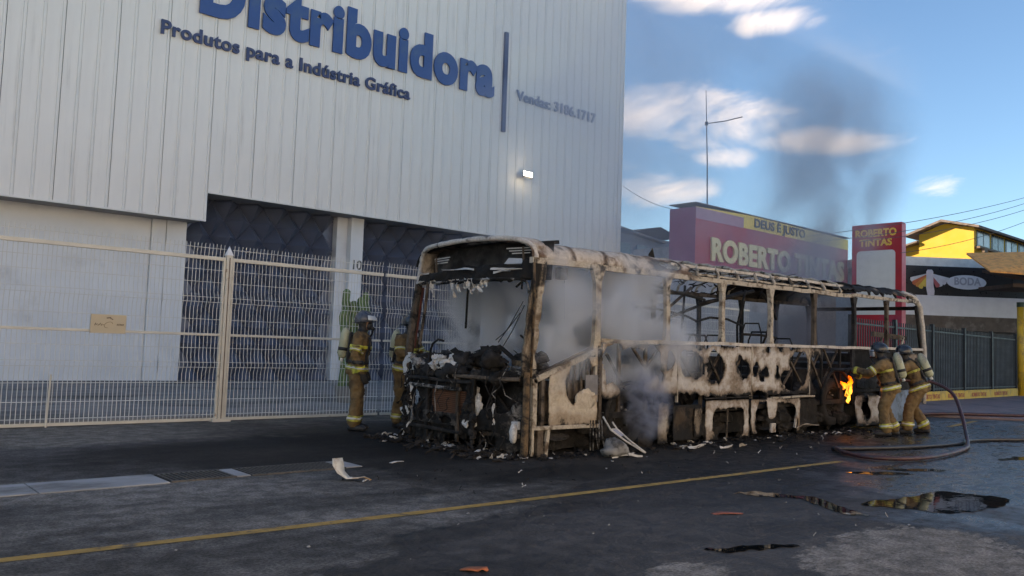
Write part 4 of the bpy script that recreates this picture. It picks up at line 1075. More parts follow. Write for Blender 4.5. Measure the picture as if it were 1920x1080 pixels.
    part(MB().box(8.55, 11.6, .03, .07, .62, 1.44), 'rear_side_wall', B_CHAR)
    pan('rear_side_panel', 8.65, 10.0, .66, 1.0, lambda s, t: min(t - .68, .96 - t, s - 8.7, 9.9 - s) + .05 * fbm(s * 5, t * 5, 4), burnt('bus_grey_sheet', ash=(.16, .16, .165), tan=(.06, .05, .05), black=.45, rust=.4, scale=3, seed=33, soot=True), .1, v=.02)
    pan('rear_side_panel', 10.05, 11.7, .70, 1.44, lambda s, t: min(t - .95 - .1 * fbm(s * 4, 1, 1), 1.42 - t, s - 10.3, 11.5 - s - .3 * max(0, 1.2 - t)) + .03 * fbm(s * 6, t * 6, 4), B_PALE, 0, v=.01)
    # ---- rear end
    for v in (.03, WID - .03):
        pts = [(11.86, v, .30), (11.93, v, 1.0), (11.90, v, 1.5), (11.80, v, 2.0), (11.68, v, 2.40), (11.50, v + (.05 if v < 1 else -.05), 2.60), (11.1, v + (.12 if v < 1 else -.12), 2.70)]
        part(MB().tube(pts, [.05, .05, .05, .055, .06, .06, .04], 8), 'rear_corner', B_PALE if v < 1 else B_CHAR, smooth=True)
    part(MB().tube([(11.74, .05, 1.5), (11.62, .05, 2.05), (11.5, .05, 2.42)], .035, 6), 'rear_window_post', B_CHAR, smooth=True)
    for w, m in ((.45, B_CHAR), (1.42, B_BROWN), (2.38, B_CHAR)): part(MB().beam((11.86 - max(0, w - 1.5) * .2, .05, w), (11.86 - max(0, w - 1.5) * .2, WID - .05, w), .06, .08), 'rear_beam', m)
    part(MB().box(11.84, 11.88, .1, WID - .1, .45, 1.35), 'rear_wall', B_CHAR)
    part(MB().beam((10.0, .3, 1.78), (11.7, .35, 1.72), .05, .10), 'rear_shelf', B_BROWN)
    part(MB().beam((10.15, .25, 1.48), (10.5, .3, 1.78), .03, .04), 'rear_strut', B_BROWN); part(MB().beam((11.1, .2, 1.48), (11.25, .2, 1.74), .03, .05), 'rear_strut', B_CREAM)
    part(MB().box(8.7, 11.6, .12, 2.4, .5, 1.15), 'engine_cover', B_CHAR)
    # far wall below the windows
    part(MB().box(.5, 11.7, WID - .04, WID - .01, .3, 1.17), 'far_side_wall', B_CHAR)
    # ---- interior: fallen grab rails, ceiling bars, seat frames
    def pipe(pts, r=.017, m=B_CHAR, name='grab_rail'): part(MB().tube(pts, r, 6), name, m, smooth=True)
    pipe([(3.1, .5, 1.75), (3.6, .6, 2.05), (4.3, .7, 2.40)], .026, B_BROWN, 'fallen_bar')
    pipe([(3.7, .9, 1.82), (4.6, .8, 2.10), (5.8, .7, 2.42)], .026, B_CHAR, 'fallen_bar')
    pipe([(2.9, .7, 2.02), (3.5, .7, 2.0), (4.2, .7, 1.92), (4.5, .7, 1.84)], .02)
    pipe([(2.9, .4, 2.36), (3.6, .5, 2.28), (4.4, .5, 2.20)], .022)
    pipe([(4.3, .6, 1.84), (4.7, .6, 1.92), (5.2, .6, 1.91), (5.7, .6, 1.80)], .02)
    pipe([(5.75, .6, 2.44), (5.62, .6, 2.1), (5.5, .6, 1.8), (5.52, .6, 1.3)], .022)
    pipe([(4.4, .9, 2.45), (4.35, .9, 1.9), (4.25, .9, 1.3)], .022)
    pipe([(4.5, .7, 2.14), (5.2, .7, 2.26), (6.0, .6, 2.44)], .034, B_CHAR, 'fallen_bar')
    pipe([(6.1, .5, 2.42), (6.6, .6, 2.2), (7.1, .8, 1.98)], .028, B_CHAR, 'fallen_bar')
    def seat(u, v, h=.62, m=B_CHAR):
        s = bpy.data.objects.new('seat_frame', None); link(s, e); s.location = (u, v, .5)
        MB().tube([(0, 0, 0), (.02, 0, .45), (.04, 0, .45 + h * .8), (.05, .06, .45 + h), (.05, .34, .45 + h), (.04, .40, .45 + h * .8), (.02, .40, .45), (0, .40, 0)], .016, 6).build('hoop', m, s, smooth=True)
        MB().tube([(.02, 0, .45), (-.38, 0, .43), (-.42, .04, .42), (-.42, .36, .42), (-.38, .40, .43), (.02, .40, .45)], .016, 6).build('seat_rail', m, s, smooth=True)
        MB().tube([(-.36, .2, 0), (-.36, .2, .42)], .016, 6).build('leg', m, s)
        MB().tube([(.04, .0, .45 + h * .55), (.04, .40, .45 + h * .55)], .012, 6).build('cross_bar', m, s)
    for i, u in enumerate((3.3, 4.1, 5.9, 6.7)):
        seat(u, .25, .66 + .1 * (i == 2)); seat(u, 1.75, .70)
    seat(6.15, .55, .92)
    pipe([(5.5, .5, 1.66), (6.1, .5, 1.66), (6.6, .5, 1.62)], .022); pipe([(6.0, .5, 1.3), (6.25, .5, 1.62), (6.4, .5, 1.9)], .02)
    # charred heaps on the floor
    b = MB()
    for i in range(46):
        lump(b, (rnd.uniform(2.3, 8.3), rnd.uniform(.3, 2.3), .55 + rnd.uniform(0, .18)), (rnd.uniform(.1, .35), rnd.uniform(.1, .3), rnd.uniform(.06, .26)), i * 3.1)
    part(b, 'charred_heap', B_CHAR, kind='stuff')
    # ---- doorway corner beside the front post
    part(MB().beam((.10, .02, .95), (1.24, .02, 1.33), .06, .075), 'sill_beam', B_CREAM, bevel=.008)
    part(MB().beam((.12, .05, .99), (1.24, .05, 1.385), .08, .03), 'sill_cap', B_BROWN)
    pan('corner_panel', .36, 1.28, .34, 1.26, lambda s, t: min(holes([(.96, 1.02, .26, .22), (.80, .86, .13, .18), (1.2, .95, .2, .2)], .03, 7, 12)(s, t), .93 + (s - .10) * .33 - t, t - .36, s - .37, 1.27 - s), burnt('bus_cream_sheet', ash=(.48, .415, .335), tan=(.26, .195, .135), black=.16, rust=.3, scale=2.2, seed=41, soot=True), 0, sw=.03)
    for u in (.75, .87, .99, 1.11, 1.2): part(MB().box(u, u + .035, .03, .07, .70, 1.0 + (u - .1) * .33), 'slat', B_BROWN)
    part(MB().box(.3, 1.25, .08, .10, .4, .95), 'inner_panel', B_BROWN)
    b = MB(); lump(b, (1.05, -.01, .70), (.19, .018, .14), 3.3, 14, 9, .25); part(b, 'blistered_sheet', MATS['bus_cream_sheet'], smooth=True)
    part(MB().box(.10, .17, -.01, .05, .34, .98), 'door_stud', B_CREAM, bevel=.005); part(MB().box(.25, .30, 0, .05, .34, 1.0), 'door_stud', B_BROWN)
    part(MB().beam((.08, .0, .365), (1.30, .0, .345), .05, .05), 'door_sill', B_CREAM, bevel=.006)
    part(MB().box(.20, .30, .0, .05, .0, .34), 'door_leg', B_BROWN); part(MB().beam((.38, .0, .36), (.33, .0, .0), .04, .055), 'door_leg', B_CREAM); part(MB().box(.10, .14, .0, .04, .02, .34), 'door_leg', B_CREAM)
    part(MB().box(.15, 1.3, .35, .4, .05, .36), 'step_riser', B_CHAR)
    # wide scorched post between doorway and first window, running down to the sill
    for (uu, wd, m) in ((1.255, .05, B_CREAM), (1.345, .055, B_BROWN)): part(MB().box(uu - wd / 2, uu + wd / 2, -.005, .06, .35, 1.36), 'body_post', m, bevel=.006)
    b = MB()
    for i in range(16):
        w = .75 + i * .042; b.add([(1.27, -.012, w), (1.33, -.014, w + .02 * rnd.random()), (1.335, -.012, w + .03), (1.275, -.016, w + .035)], [(0, 1, 2, 3)])
    part(b, 'scorched_flakes', B_BROWN, thick=.006, kind='stuff')
    part(MB().box(1.04, 1.28, -.016, .0, .66, 1.02), 'grey_plate', mat('grey_plate', (.14, .135, .145), .6, vary=.2, vscale=5))
    for i in range(5): pipe([(1.14 + i * .055, -.02, .42), (1.13 + i * .06, -.03, .2), (1.16 + i * .06 + rnd.uniform(-.03, .03), -.02, .02)], .009, B_MIX, 'dangling_wire')
    # front hanging bits in the first window
    pipe([(.35, .3, 2.42), (.35, .3, 1.98)], .018, B_BROWN, 'hanging_bar'); pipe([(.25, .4, 2.42), (.25, .42, 2.12)], .015, B_CHAR, 'hanging_bar'); pipe([(.82, .2, 2.40), (.83, .2, 1.72)], .007, B_CHAR, 'dangling_wire')
    part(MB().box(.74, .88, .2, .3, 2.28, 2.44), 'hanging_box', B_CHAR); pipe([(.05, .3, 2.14), (.5, .5, 2.36)], .016, B_CHAR, 'hanging_bar')
    pipe([(.05, .2, 1.52), (.18, .2, 1.44), (.33, .2, 1.25)], .014, B_CHAR, 'bent_bar')
    return e
BUS = bus()

def bus_front(e):
    rnd = random.Random(23)
    def part(b, name, m, smooth=False, bevel=0.0, thick=0.0, kind=None):
        o = b.build(name, m, e, smooth=smooth, bevel=bevel)
        if thick:
            s = o.modifiers.new('thick', 'SOLIDIFY'); s.thickness = thick; s.offset = 0
        if kind: o['kind'] = kind
        return o
    def fp(v, w, du=0.0): return (fu(v, w) + du, v, w)
    def pipe(pts, r, m, name): return part(MB().tube(pts, r, 7), name, m, smooth=True)
    # header box of the old route sign
    arc = [(2.49, 2.20), (2.52, 2.40), (2.49, 2.54), (2.42, 2.66), (2.28, 2.735), (2.0, 2.765), (1.4, 2.79), (.8, 2.785), (.35, 2.76), (.15, 2.70), (.06, 2.60), (.03, 2.45)]
    P = [Vector(fp(v, w)) for v, w in arc]
    def fine(P, k=5):
        out = []
        for i in range(len(P) - 1):
            p0, p1, p2, p3 = P[max(i - 1, 0)], P[i], P[i + 1], P[min(i + 2, len(P) - 1)]
            for j in range(k):
                t = j / k; out.append(.5 * ((2 * p1) + (-p0 + p2) * t + (2 * p0 - 5 * p1 + 4 * p2 - p3) * t * t + (-p0 + 3 * p1 - 3 * p2 + p3) * t ** 3))
        return out + [P[-1]]
    Q = fine(P); Q = [q + Vector((0, .008 * nz(i * .7), .008 * nz(i * .9, 3))) for i, q in enumerate(Q)]
    pipe(Q, [.036 + .009 * nz(i * .5, 7) for i in range(len(Q))], burnt('bus_header_rim', ash=(.50, .46, .42), tan=(.16, .115, .08), black=.55, rust=.3, scale=3, seed=51), 'header_rim')
    # dome skin from the rim back to the roof
    b = MB(); n = len(Q); vs = []
    for i, q in enumerate(Q):
        back = Vector((.34 + .0 * i, min(max(q.y, .08), 2.5), min(q.z + .03, 2.80)))
        vs += [q + Vector((.02, 0, .02)), q.lerp(back, .5) + Vector((0, 0, .02)), back]
    b.add(vs, [(3 * i + a, 3 * i + a + 1, 3 * i + a + 4, 3 * i + a + 3) for i in range(n - 1) for a in range(2)])
    part(b, 'front_dome', B_ROOF, smooth=True, thick=.008)
    # recess behind the sign opening
    b = MB(); vs = []
    for v in [0.04 + i * .123 for i in range(21)]: vs += [(fu(v, 2.4) + .30, v, 2.24), (fu(v, 2.4) + .34, v, 2.74)]
    b.add(vs, [(2 * i, 2 * i + 1, 2 * i + 3, 2 * i + 2) for i in range(20)]); part(b, 'sign_recess', B_CHAR, thick=.01)
    for v0, v1, w in ((1.72, 2.15, 2.60), (1.74, 2.12, 2.565), (1.76, 2.10, 2.53), (.14, .55, 2.655), (.16, .50, 2.62), (.2, .45, 2.585)):
        part(MB().beam((fu(v0, w) + .13, v0, w), (fu(v1, w) + .13, v1, w - .005), .015, .013), 'louvre', B_ASH)
    part(MB().beam((fu(.25, 2.5) + .1, .25, 2.38), (fu(.25, 2.5) + .1, .27, 2.66), .02), 'sign_strut', B_BROWN); part(MB().beam((fu(2.0, 2.5) + .1, 2.0, 2.40), (fu(2.0, 2.5) + .1, 2.02, 2.6), .02), 'sign_strut', B_BROWN)
    b = MB(); vs = [(fu(.3, 2.4) + .12, .16, 2.44), (fu(.3, 2.4) + .12, .62, 2.45), (fu(.3, 2.4) + .14, .55, 2.53), (fu(.3, 2.4) + .14, .30, 2.51)]; b.add(vs, [(0, 1, 2, 3)]); part(b, 'sign_remnant', mat('remnant_pale', (.42, .43, .46), .7, vary=.15), thick=.006)
    # sagging lower lip of the header with ragged hanging plastic
    def lip(s, t):
        return (fu(s, t) + .02 + .05 * fbm(s * 4, t * 4, 3), s, t)
    def flip(s, t):
        top = 2.40 + .03 * math.sin(s * 2.2) + .04 * fbm(s * 3, 1, 1) + (.10 if s < .2 else 0)
        bot = 2.24 + .07 * fbm(s * 5, 3, 2) - .03 * math.sin(s * 2) + .02 * fbm(s * 18, 8, 2)
        return min(top - t, t - bot)
    sheet('header_lip', B_CHAR, .02, 2.5, 1.95, 2.56, .03, flip, lip, e, .02, lambda s, t: .8)
    b = MB()
    for v0, v1, w in ((1.95, 2.35, 2.36), (.15, .6, 2.36), (.3, .55, 2.34), (2.1, 2.45, 2.26), (.9, 1.6, 2.37)):
        ribbon(b, fp(v0, w, -.05), fp(v1, w + rnd.uniform(-.02, .03), -.05), .022, .05, 10, 1.0, rnd)
    part(b, 'ash_strip', B_ASH, thick=.006, kind='stuff')
    b = MB()
    for v, L in ((1.92, .22), (1.38, .24), (1.45, .14), (1.30, .16), (1.05, .20), (.98, .16), (.86, .18), (.78, .12), (1.12, .12), (.7, .10)):
        ribbon(b, fp(v, 2.26), (fu(v, 2.2) + .03, v + rnd.uniform(-.05, .05), 2.25 - L), .045, .10, 8, 1.5, rnd)
    part(b, 'melted_drips', B_ASH, thick=.008, kind='stuff')
    rim = fine([Vector(fp(v, w)) for v, w in ((2.44, 2.22), (2.1, 2.235), (1.4, 2.23), (.8, 2.24), (.35, 2.235), (.12, 2.20), (.07, 2.05))])
    pipe(rim, .016, B_MIX, 'windscreen_edge')
    # A-pillars
    part(MB().tube([fp(2.44, 2.25), fp(2.47, 2.0), fp(2.51, 1.65), fp(2.545, 1.25), fp(2.55, 1.0)], [.05, .055, .06, .065, .06], 6), 'a_pillar', B_BROWN)
    part(MB().tube([(fu(2.5, 2) + .12, 2.52, 2.2), (fu(2.5, 1.4) + .10, 2.56, 1.3)], .03, 6), 'a_pillar_trim', mat('pillar_red', (.10, .022, .016), .7, vary=.3, vscale=6))
    def ap(s, t):
        return (fu(0.03, t) + .02 + s, .0 - .02 * nz(s * 9, t * 5) + .06 * max(0, .5 - abs(s - .02) * 4), t)
    sheet('a_pillar', B_CREAM, -.09, .14, .98, 2.52, .03, lambda s, t: min(.11 - abs(s - .025) + .03 * fbm(t * 5, s * 3, 3) + .12 * max(0, (t - 2.25) / .3), 2.5 - t, t - 1.0), ap, e, .03,
          lambda s, t: min(1.0, .55 + .5 * fbm(s * 11, t * 2.5, 6) + (.5 if t > 2.15 else 0) - (.35 if s > .07 else 0)))
    part(MB().tube([(.055, -.015, 2.44), (.07, -.02, 2.0), (.06, -.015, 1.4), (.05, -.01, 1.0)], .017, 6), 'pillar_edge', B_RUST, smooth=True)
    part(MB().tube([(-.02, -.01, 1.06), (-.02, -.01, .6), (-.04, -.012, .0)], [.042, .045, .05], 8), 'front_post', B_RUST)
    part(MB().tube([fp(2.02, 2.24), fp(2.0, 1.9), fp(2.01, 1.36)], .022, 6), 'windscreen_bar', B_BROWN)
    part(MB().tube([fp(1.43, 2.22, .3), fp(1.42, 1.6, .35)], .016, 6), 'windscreen_bar', B_CHAR)
    for a, c in (((.12, 1.95), (.38, 1.42)), ((.10, 1.90), (.30, 1.38)), ((.14, 1.8), (.42, 1.45))):
        pipe([fp(a[0], a[1]), fp((a[0] + c[0]) / 2, (a[1] + c[1]) / 2 - .05), fp(*c)], .006, B_CHAR, 'dangling_wire')
    # dash: heap of charred wreckage with ash
    for nm, m, cnt, sd in (('dash_wreckage', B_CHAR, 84, 1), ('dash_ash', B_MIX, 30, 2)):
        b = MB(); r2 = random.Random(sd)
        for i in range(cnt):
            v = r2.uniform(.1, 2.4); top = 1.22 + .14 * math.exp(-((v - .75) / .45) ** 2)
            w = r2.uniform(.98, top); u = fu(v) + r2.uniform(.0, .55)
            s = r2.uniform(.035, .11)
            lump(b, (u, v, w - .03), (s * 1.2, s * 1.4, s), i * 2.7 + sd, 11, 8, .7, 3)
            if r2.random() < .6: ribbon(b, (u, v, w), (u + r2.uniform(-.2, .2), v + r2.uniform(-.3, .3), w + r2.uniform(-.05, .10)), r2.uniform(.01, .03), .12, 6, 2, r2)
        part(b, nm, m, kind='stuff', thick=.004, smooth=True)
    part(MB().beam((.0, .52, 1.36), (.1, .20, 1.12), .03, .05), 'fallen_bracket', B_CHAR); part(MB().beam((-.1, .95, 1.24), (.0, .52, 1.37), .03, .05), 'fallen_bracket', B_CHAR)
    part(MB().beam((-.08, .66, 1.30), (-.02, .34, 1.10), .02, .06), 'fallen_bracket', B_MIX)
    pipe([fp(1.70, 1.05), fp(1.70, 1.28), fp(1.66, 1.38), fp(1.55, 1.44), fp(1.42, 1.42)], .016, B_CHAR, 'steering_arc')
    b = MB()
    for i in range(14): lump(b, (fu(1.4) + rnd.uniform(-.03, .06), rnd.uniform(1.18, 1.62), 1.10 + rnd.uniform(-.04, .12)), (.05, .06, .045), i * 1.9, 11, 8, .8, 4)
    part(b, 'ash_clump', B_ASH, kind='stuff')
    # front wall
    def fpos(s, t): return (fu(s) + .02 + .035 * fbm(s * 3.5, t * 3.5, 2) + .02 * fbm(s * 11, t * 11, 2), s, t)
    hf = holes([(.42, .76, .34, .22), (.30, .86, .26, .14), (2.3, .95, .12, .12), (1.30, .60, .36, .20), (.72, .62, .10, .16), (2.05, .60, .14, .10), (.62, .15, .25, .14), (1.15, .12, .2, .1)], .07, 5, 3)
    sheet('front_panel', B_MIX, .04, 2.54, -.02, 1.10, .028, lambda s, t: min(hf(s, t), s - .05, 2.53 - s, t - .06 - .12 * fbm(s * 4, 2, 2), 1.06 - t + .06 * fbm(s * 6, 1, 1)), fpos, e, .012,
          lambda s, t: min(1, .80 + .75 * fbm(s * 3.1, t * 4.2, 14)))
    part(MB().box(.18, .22, .1, 2.5, .1, 1.05), 'bulkhead', B_CHAR)
    # radiator: rusty fins
    rr = bpy.data.objects.new('radiator', None); link(rr, e); rr.location = (fu(1.3) + .05, 1.28, .60)
    MB().box(-.03, .03, -.36, .36, -.17, .17).build('core', mat('radiator_rust', (.085, .035, .018), .9, vary=.35, vscale=9), rr)
    fin = MB().box(-.042, -.03, -.35, .35, -.004, .004).mesh('fin', mat('fin_rust', (.14, .062, .032), .85, vary=.3, vscale=14))
    for i in range(13): inst(fin, 'fin', rr, (0, 0, -.155 + i * .026), (rnd.uniform(-.02, .02), 0, 0))
    # bumper beam with two round lamp holes
    def bpos(s, t): return (fu(s) - .05 + .012 * fbm(s * 5, t * 9, 8), s, t)
    hb = holes([(1.985, .405, .062, .062), (1.80, .395, .066, .066), (1.55, .40, .11, .055), (1.22, .385, .14, .05)], .012, 12, 2)
    sheet('bumper_beam', B_MIX, .98, 2.12, .28, .50, .02, lambda s, t: min(hb(s, t), t - .315 + .02 * fbm(s * 9, 1, 1), .475 - t + .02 * fbm(s * 7, 2, 1), s - 1.0, 2.10 - s), bpos, e, .02, lambda s, t: .52 - .5 * max(0, s - 1.75) * 2)
    part(MB().box(-.10, -.06, 1.74, 2.28, .04, .20), 'tow_plate', mat('sooted_plate', (.22, .23, .25), .7, vary=.3, vscale=4, color2=(.05, .05, .05), c2scale=3))
    part(MB().beam((-.06, .06, .40), (-.14, .62, .37), .05, .10), 'cross_beam', B_ASH, bevel=.008); part(MB().beam((-.07, .05, .27), (-.15, .62, .26), .04, .05), 'cross_beam', B_BROWN)
    part(MB().beam((.05, .02, 1.02), (-.1, .5, 1.03), .04, .05), 'dash_rail', B_CREAM); part(MB().box(-.02, .1, .03, .28, 1.02, 1.20), 'switch_box', B_RUST)
    b = MB(); lump(b, (-.12, .10, .30), (.05, .05, .13), 4, 12, 9, .25); part(b, 'lamp_shell', B_ASH, smooth=True)
    b = MB(); lump(b, (-.20, .70, .62), (.05, .06, .12), 8, 10, 8, .7); lump(b, (-.2, .72, .42), (.05, .05, .11), 9, 10, 8, .8); part(b, 'melted_clump', B_ASH)
    # left lamp shell and corner shreds
    def lpos(s, t): return (fu(2.45) - .03 + .04 * math.cos((s - 2.45) * 8), s, t)
    hl = holes([(2.44, 1.03, .075, .075)], .02, 10, 1)
    sheet('lamp_shell', B_ASH, 2.28, 2.60, .82, 1.24, .02, lambda s, t: min(hl(s, t), .15 - math.hypot(s - 2.45, (t - 1.05) * .8) + .04 * fbm(s * 9, t * 9, 2)), lpos, e, .012)
    b = MB(); b2 = MB()
    for i in range(34):
        v = rnd.uniform(2.1, 2.55); w = rnd.uniform(.05, 1.0)
        ribbon(b if i % 8 else b2, (fu(v) - rnd.uniform(0, .06), v, w), (fu(v) - rnd.uniform(0, .12), v + rnd.uniform(-.12, .12), w - rnd.uniform(.05, .3)), rnd.uniform(.015, .05), .15, 6, 2, rnd)
    for i in range(44):
        v = rnd.uniform(.1, 2.1); w = rnd.uniform(.1, .95)
        ribbon(b if i % 11 else b2, (fu(v) - rnd.uniform(-.1, .05), v, w), (fu(v) - rnd.uniform(-.1, .1), v + rnd.uniform(-.12, .12), w - rnd.uniform(.05, .3)), rnd.uniform(.01, .04), .15, 6, 2, rnd)
    for i in range(16):
        v = rnd.choice((.68, .74, .8)) if i % 2 else rnd.uniform(2.2, 2.5); w = rnd.uniform(.1, .7)
        lump(b2 if i % 7 == 0 else b, (fu(v) - .05, v, w), (.04, .05, .06), i * 3.3, 11, 8, .8, 4)
    part(b, 'charred_shreds', B_CHAR, thick=.006, kind='stuff'); part(b2, 'ash_shreds', B_ASH, thick=.006, kind='stuff')
    # bars, brackets and burnt wiring that still read as parts of the nose
    for w, v0, v1, m in ((.90, .75, 2.40, B_CHAR), (.80, .95, 2.2, B_MIX), (.24, .9, 2.3, B_CHAR), (.97, .05, 1.1, B_BROWN)):
        part(MB().tube([fp(v0 + (v1 - v0) * i / 6, w + .015 * nz(i * 1.7, w), -.045) for i in range(7)], .026, 6), 'nose_bar', m)
    for v in (.70, 1.0, 1.68, 2.18): part(MB().beam(fp(v, .12, -.04), fp(v + .02, 1.0, -.03), .05, .03), 'nose_strut', B_CHAR if v != 1.0 else B_BROWN)
    for i in range(16):
        v = rnd.uniform(.15, 2.35); w = rnd.uniform(.8, 1.15); L = rnd.uniform(.2, .7)
        pipe([fp(v, w, -.03), fp(v + rnd.uniform(-.08, .08), w - L * .4, -.10), fp(v + rnd.uniform(-.15, .15), max(.05, w - L * .8), -.06), fp(v + rnd.uniform(-.2, .2), max(.05, w - L), -.09)], .006, B_CHAR if i % 3 else B_MIX, 'burnt_wire')
    for (p, q) in (((-.02, .45, .98), (.05, .9, .45)), ((.05, .3, .45), (.1, .75, .75))): part(MB().beam(p, q, .04, .06), 'engine_strut', B_CHAR)
bus_front(BUS)

# ------------------------------------------------------------------ debris on the road
def debris():
    rnd = random.Random(77)
    b = MB(); b2 = MB(); b3 = MB()
    def piece(x, y, s, tgt):
        z = .004
        if rnd.random() < .55: ribbon(tgt, (x, y, z + rnd.uniform(.005, .05)), (x + rnd.uniform(-1, 1) * s * 3, y + rnd.uniform(-1, 1) * s * 2, z + rnd.uniform(.005, .05)), s * rnd.uniform(.25, .6), .15, 6, 1.6, rnd)
        else: lump(tgt, (x, y, z + s * .25), (s, s * rnd.uniform(.5, 1), s * rnd.uniform(.2, .5)), rnd.random() * 90, 7, 5, .9, 4)
    for i in range(330):      # under the nose
        y = rnd.uniform(7.4, 10.3); x = 6.85 + rnd.gauss(-.10, .22); piece(x, y, rnd.uniform(.02, .09), b if rnd.random() < .87 else b2)
    for i in range(260):      # along the near side
        x = rnd.uniform(6.9, 15.8); y = 7.45 + rnd.gauss(0, .16) - (.12 if rnd.random() < .3 else 0); piece(x, y, rnd.uniform(.015, .07), b if rnd.random() < .88 else b2)
    for i in range(150):      # flung out
        x = rnd.uniform(4.2, 15); y = rnd.uniform(5.9, 7.3); piece(x, y, rnd.uniform(.006, .022), b if rnd.random() < .82 else b2)
    for i in range(60):
        x = rnd.uniform(2, 12); y = rnd.uniform(3.0, 5.6); piece(x, y, rnd.uniform(.004, .014), b3)
    for nm, q, m, lab in (('charred_debris', b, B_CHAR, 'black charred scraps strewn round the bus'), ('ash_debris', b2, B_ASH, 'pale ash flakes and scraps strewn round the bus'), ('road_litter', b3, mat('litter_grey', (.28, .27, .26), .8, vary=.4, vscale=1.2), 'tiny pale specks of litter on the street')):
        o = q.build(nm, m); s = o.modifiers.new('thick', 'SOLIDIFY'); s.thickness = .004; tag(o, lab, kind='stuff')
    # single pieces one can point to
    def curl(name, pts, w, m, label, cat, loc, rz=0, thick=.006):
        vs = []
        P = [Vector(p) for p in pts]
        for i, p in enumerate(P):
            d = (P[min(i + 1, len(P) - 1)] - P[max(i - 1, 0)]).normalized(); s = Vector((-d.y, d.x, 0))
            s = s.normalized() if s.length > .1 else Vector((1, 0, 0))
            ww = w[i] if isinstance(w, (list, tuple)) else w
            vs += [p - s * ww, p + s * ww]
        o = MB().add(vs, [(2 * i, 2 * i + 1, 2 * i + 3, 2 * i + 2) for i in range(len(P) - 1)]).build(name, m, smooth=True, loc=loc)
        o.rotation_euler = (0, 0, rz); s = o.modifiers.new('thick', 'SOLIDIFY'); s.thickness = thick; tag(o, label, cat); return o
    curl('curled_sheet', [(-.16, .05, .21), (-.15, .03, .15), (-.12, 0, .08), (-.05, -.03, .03), (.04, -.05, .035), (.10, -.05, .045), (.17, -.09, .02)], [.055, .07, .07, .06, .03, .022, .012],
         mat('curl_white', (.62, .58, .50), .6, vary=.1, color2=(.30, .17, .06), c2lo=.48, c2hi=.6, c2scale=4), 'curled white scorched sheet lying alone on the road by the drain', 'scrap', (4.38, 7.22, 0), -.5)
    curl('orange_scrap', [(-.09, .02, .006), (-.04, .0, .018), (.02, .02, .010), (.06, -.01, .024), (.08, -.02, .008)], [.012, .035, .05, .03, .012], mat('scrap_orange', (.34, .10, .04), .8, vary=.3, vscale=20), 'orange scrap on wet asphalt at the bottom edge', 'scrap', (3.30, 3.98, 0), -.6)
    curl('red_scrap', [(-.14, 0, .004), (-.05, .02, .012), (.05, .0, .012), (.14, .01, .006)], [.03, .04, .04, .02], mat('scrap_red', (.24, .07, .045), .7), 'flat reddish scrap on the wet asphalt below the yellow line', 'scrap', (6.25, 4.15, 0), -.5)
    curl('white_flake', [(-.10, 0, .004), (0, .01, .012), (.10, .0, .006)], .02, B_ASH, 'thin white flake on the road left of the bus nose', 'scrap', (5.45, 8.05, 0), .2)
    # bent triangular frame and the round shell under the doorway
    e = empty('bent_frame', (8.3, 7.30, 0), 0, 'bent pale metal frame leaning from the doorway to the ground', 'wreckage')
    MB().tube([(-.12, .05, .50), (-.02, .0, .33), (.18, -.10, .18), (.42, -.22, .03)], .012, 6).build('rod', B_ASH, e, smooth=True)
    MB().tube([(.10, .08, .42), (.16, .05, .33), (.30, -.06, .18), (.44, -.22, .03)], .012, 6).build('rod', B_ASH, e, smooth=True)
    MB().tube([(-.02, .0, .33), (.06, .04, .33), (.16, .05, .33)], .010, 6).build('rod', B_ASH, e, smooth=True)
    MB().add([(-.02, .0, .325), (.16, .05, .325), (.24, -.02, .25), (.1, -.06, .24)], [(0, 1, 2, 3)]).build('torn_sheet', burnt('bluish_sheet', ash=(.30, .32, .40), tan=(.2, .2, .22), black=.3, rust=.4, scale=8, seed=60), e)
    e = empty('round_shell', (8.22, 7.18, 0), 0, 'rounded grey shell lying beneath the bent frame', 'wreckage')
    b = MB(); lump(b, (0, 0, .08), (.20, .15, .13), 6.6, 18, 12, .45, 3); b.v = [(x, y, max(z, .01)) for x, y, z in b.v]; b.build('shell', mat('shell_grey', (.20, .195, .19), .7, vary=.3, vscale=6, color2=(.05, .045, .04), c2scale=5), e, smooth=True)
    b = MB(); ribbon(b, (-.15, -.12, .02), (.32, -.22, .03), .03, .06, 8, .4, rnd); o = b.build('rim_strip', B_ASH, e); s = o.modifiers.new('thick', 'SOLIDIFY'); s.thickness = .005
    for k, (x, y, L, a) in enumerate(((9.7, 7.12, .45, .1), (10.4, 7.05, .28, -.1), (10.85, 7.0, .26, .25))):
        b = MB(); ribbon(b, (0, 0, .02), (L * math.cos(a), L * math.sin(a), .03), .035, .07, 8, .6, rnd)
        o = b.build('pale_strip', (B_ASH, B_ASH, B_CREAM)[k], loc=(x, y, 0)); s = o.modifiers.new('thick', 'SOLIDIFY'); s.thickness = .005
        tag(o, ('long pale torn strip on the ground by the skirt', 'short pale torn strip on the ground, middle of three by the skirt', 'cream torn strip on the ground, farthest of three by the skirt')[k], 'scrap')
debris()

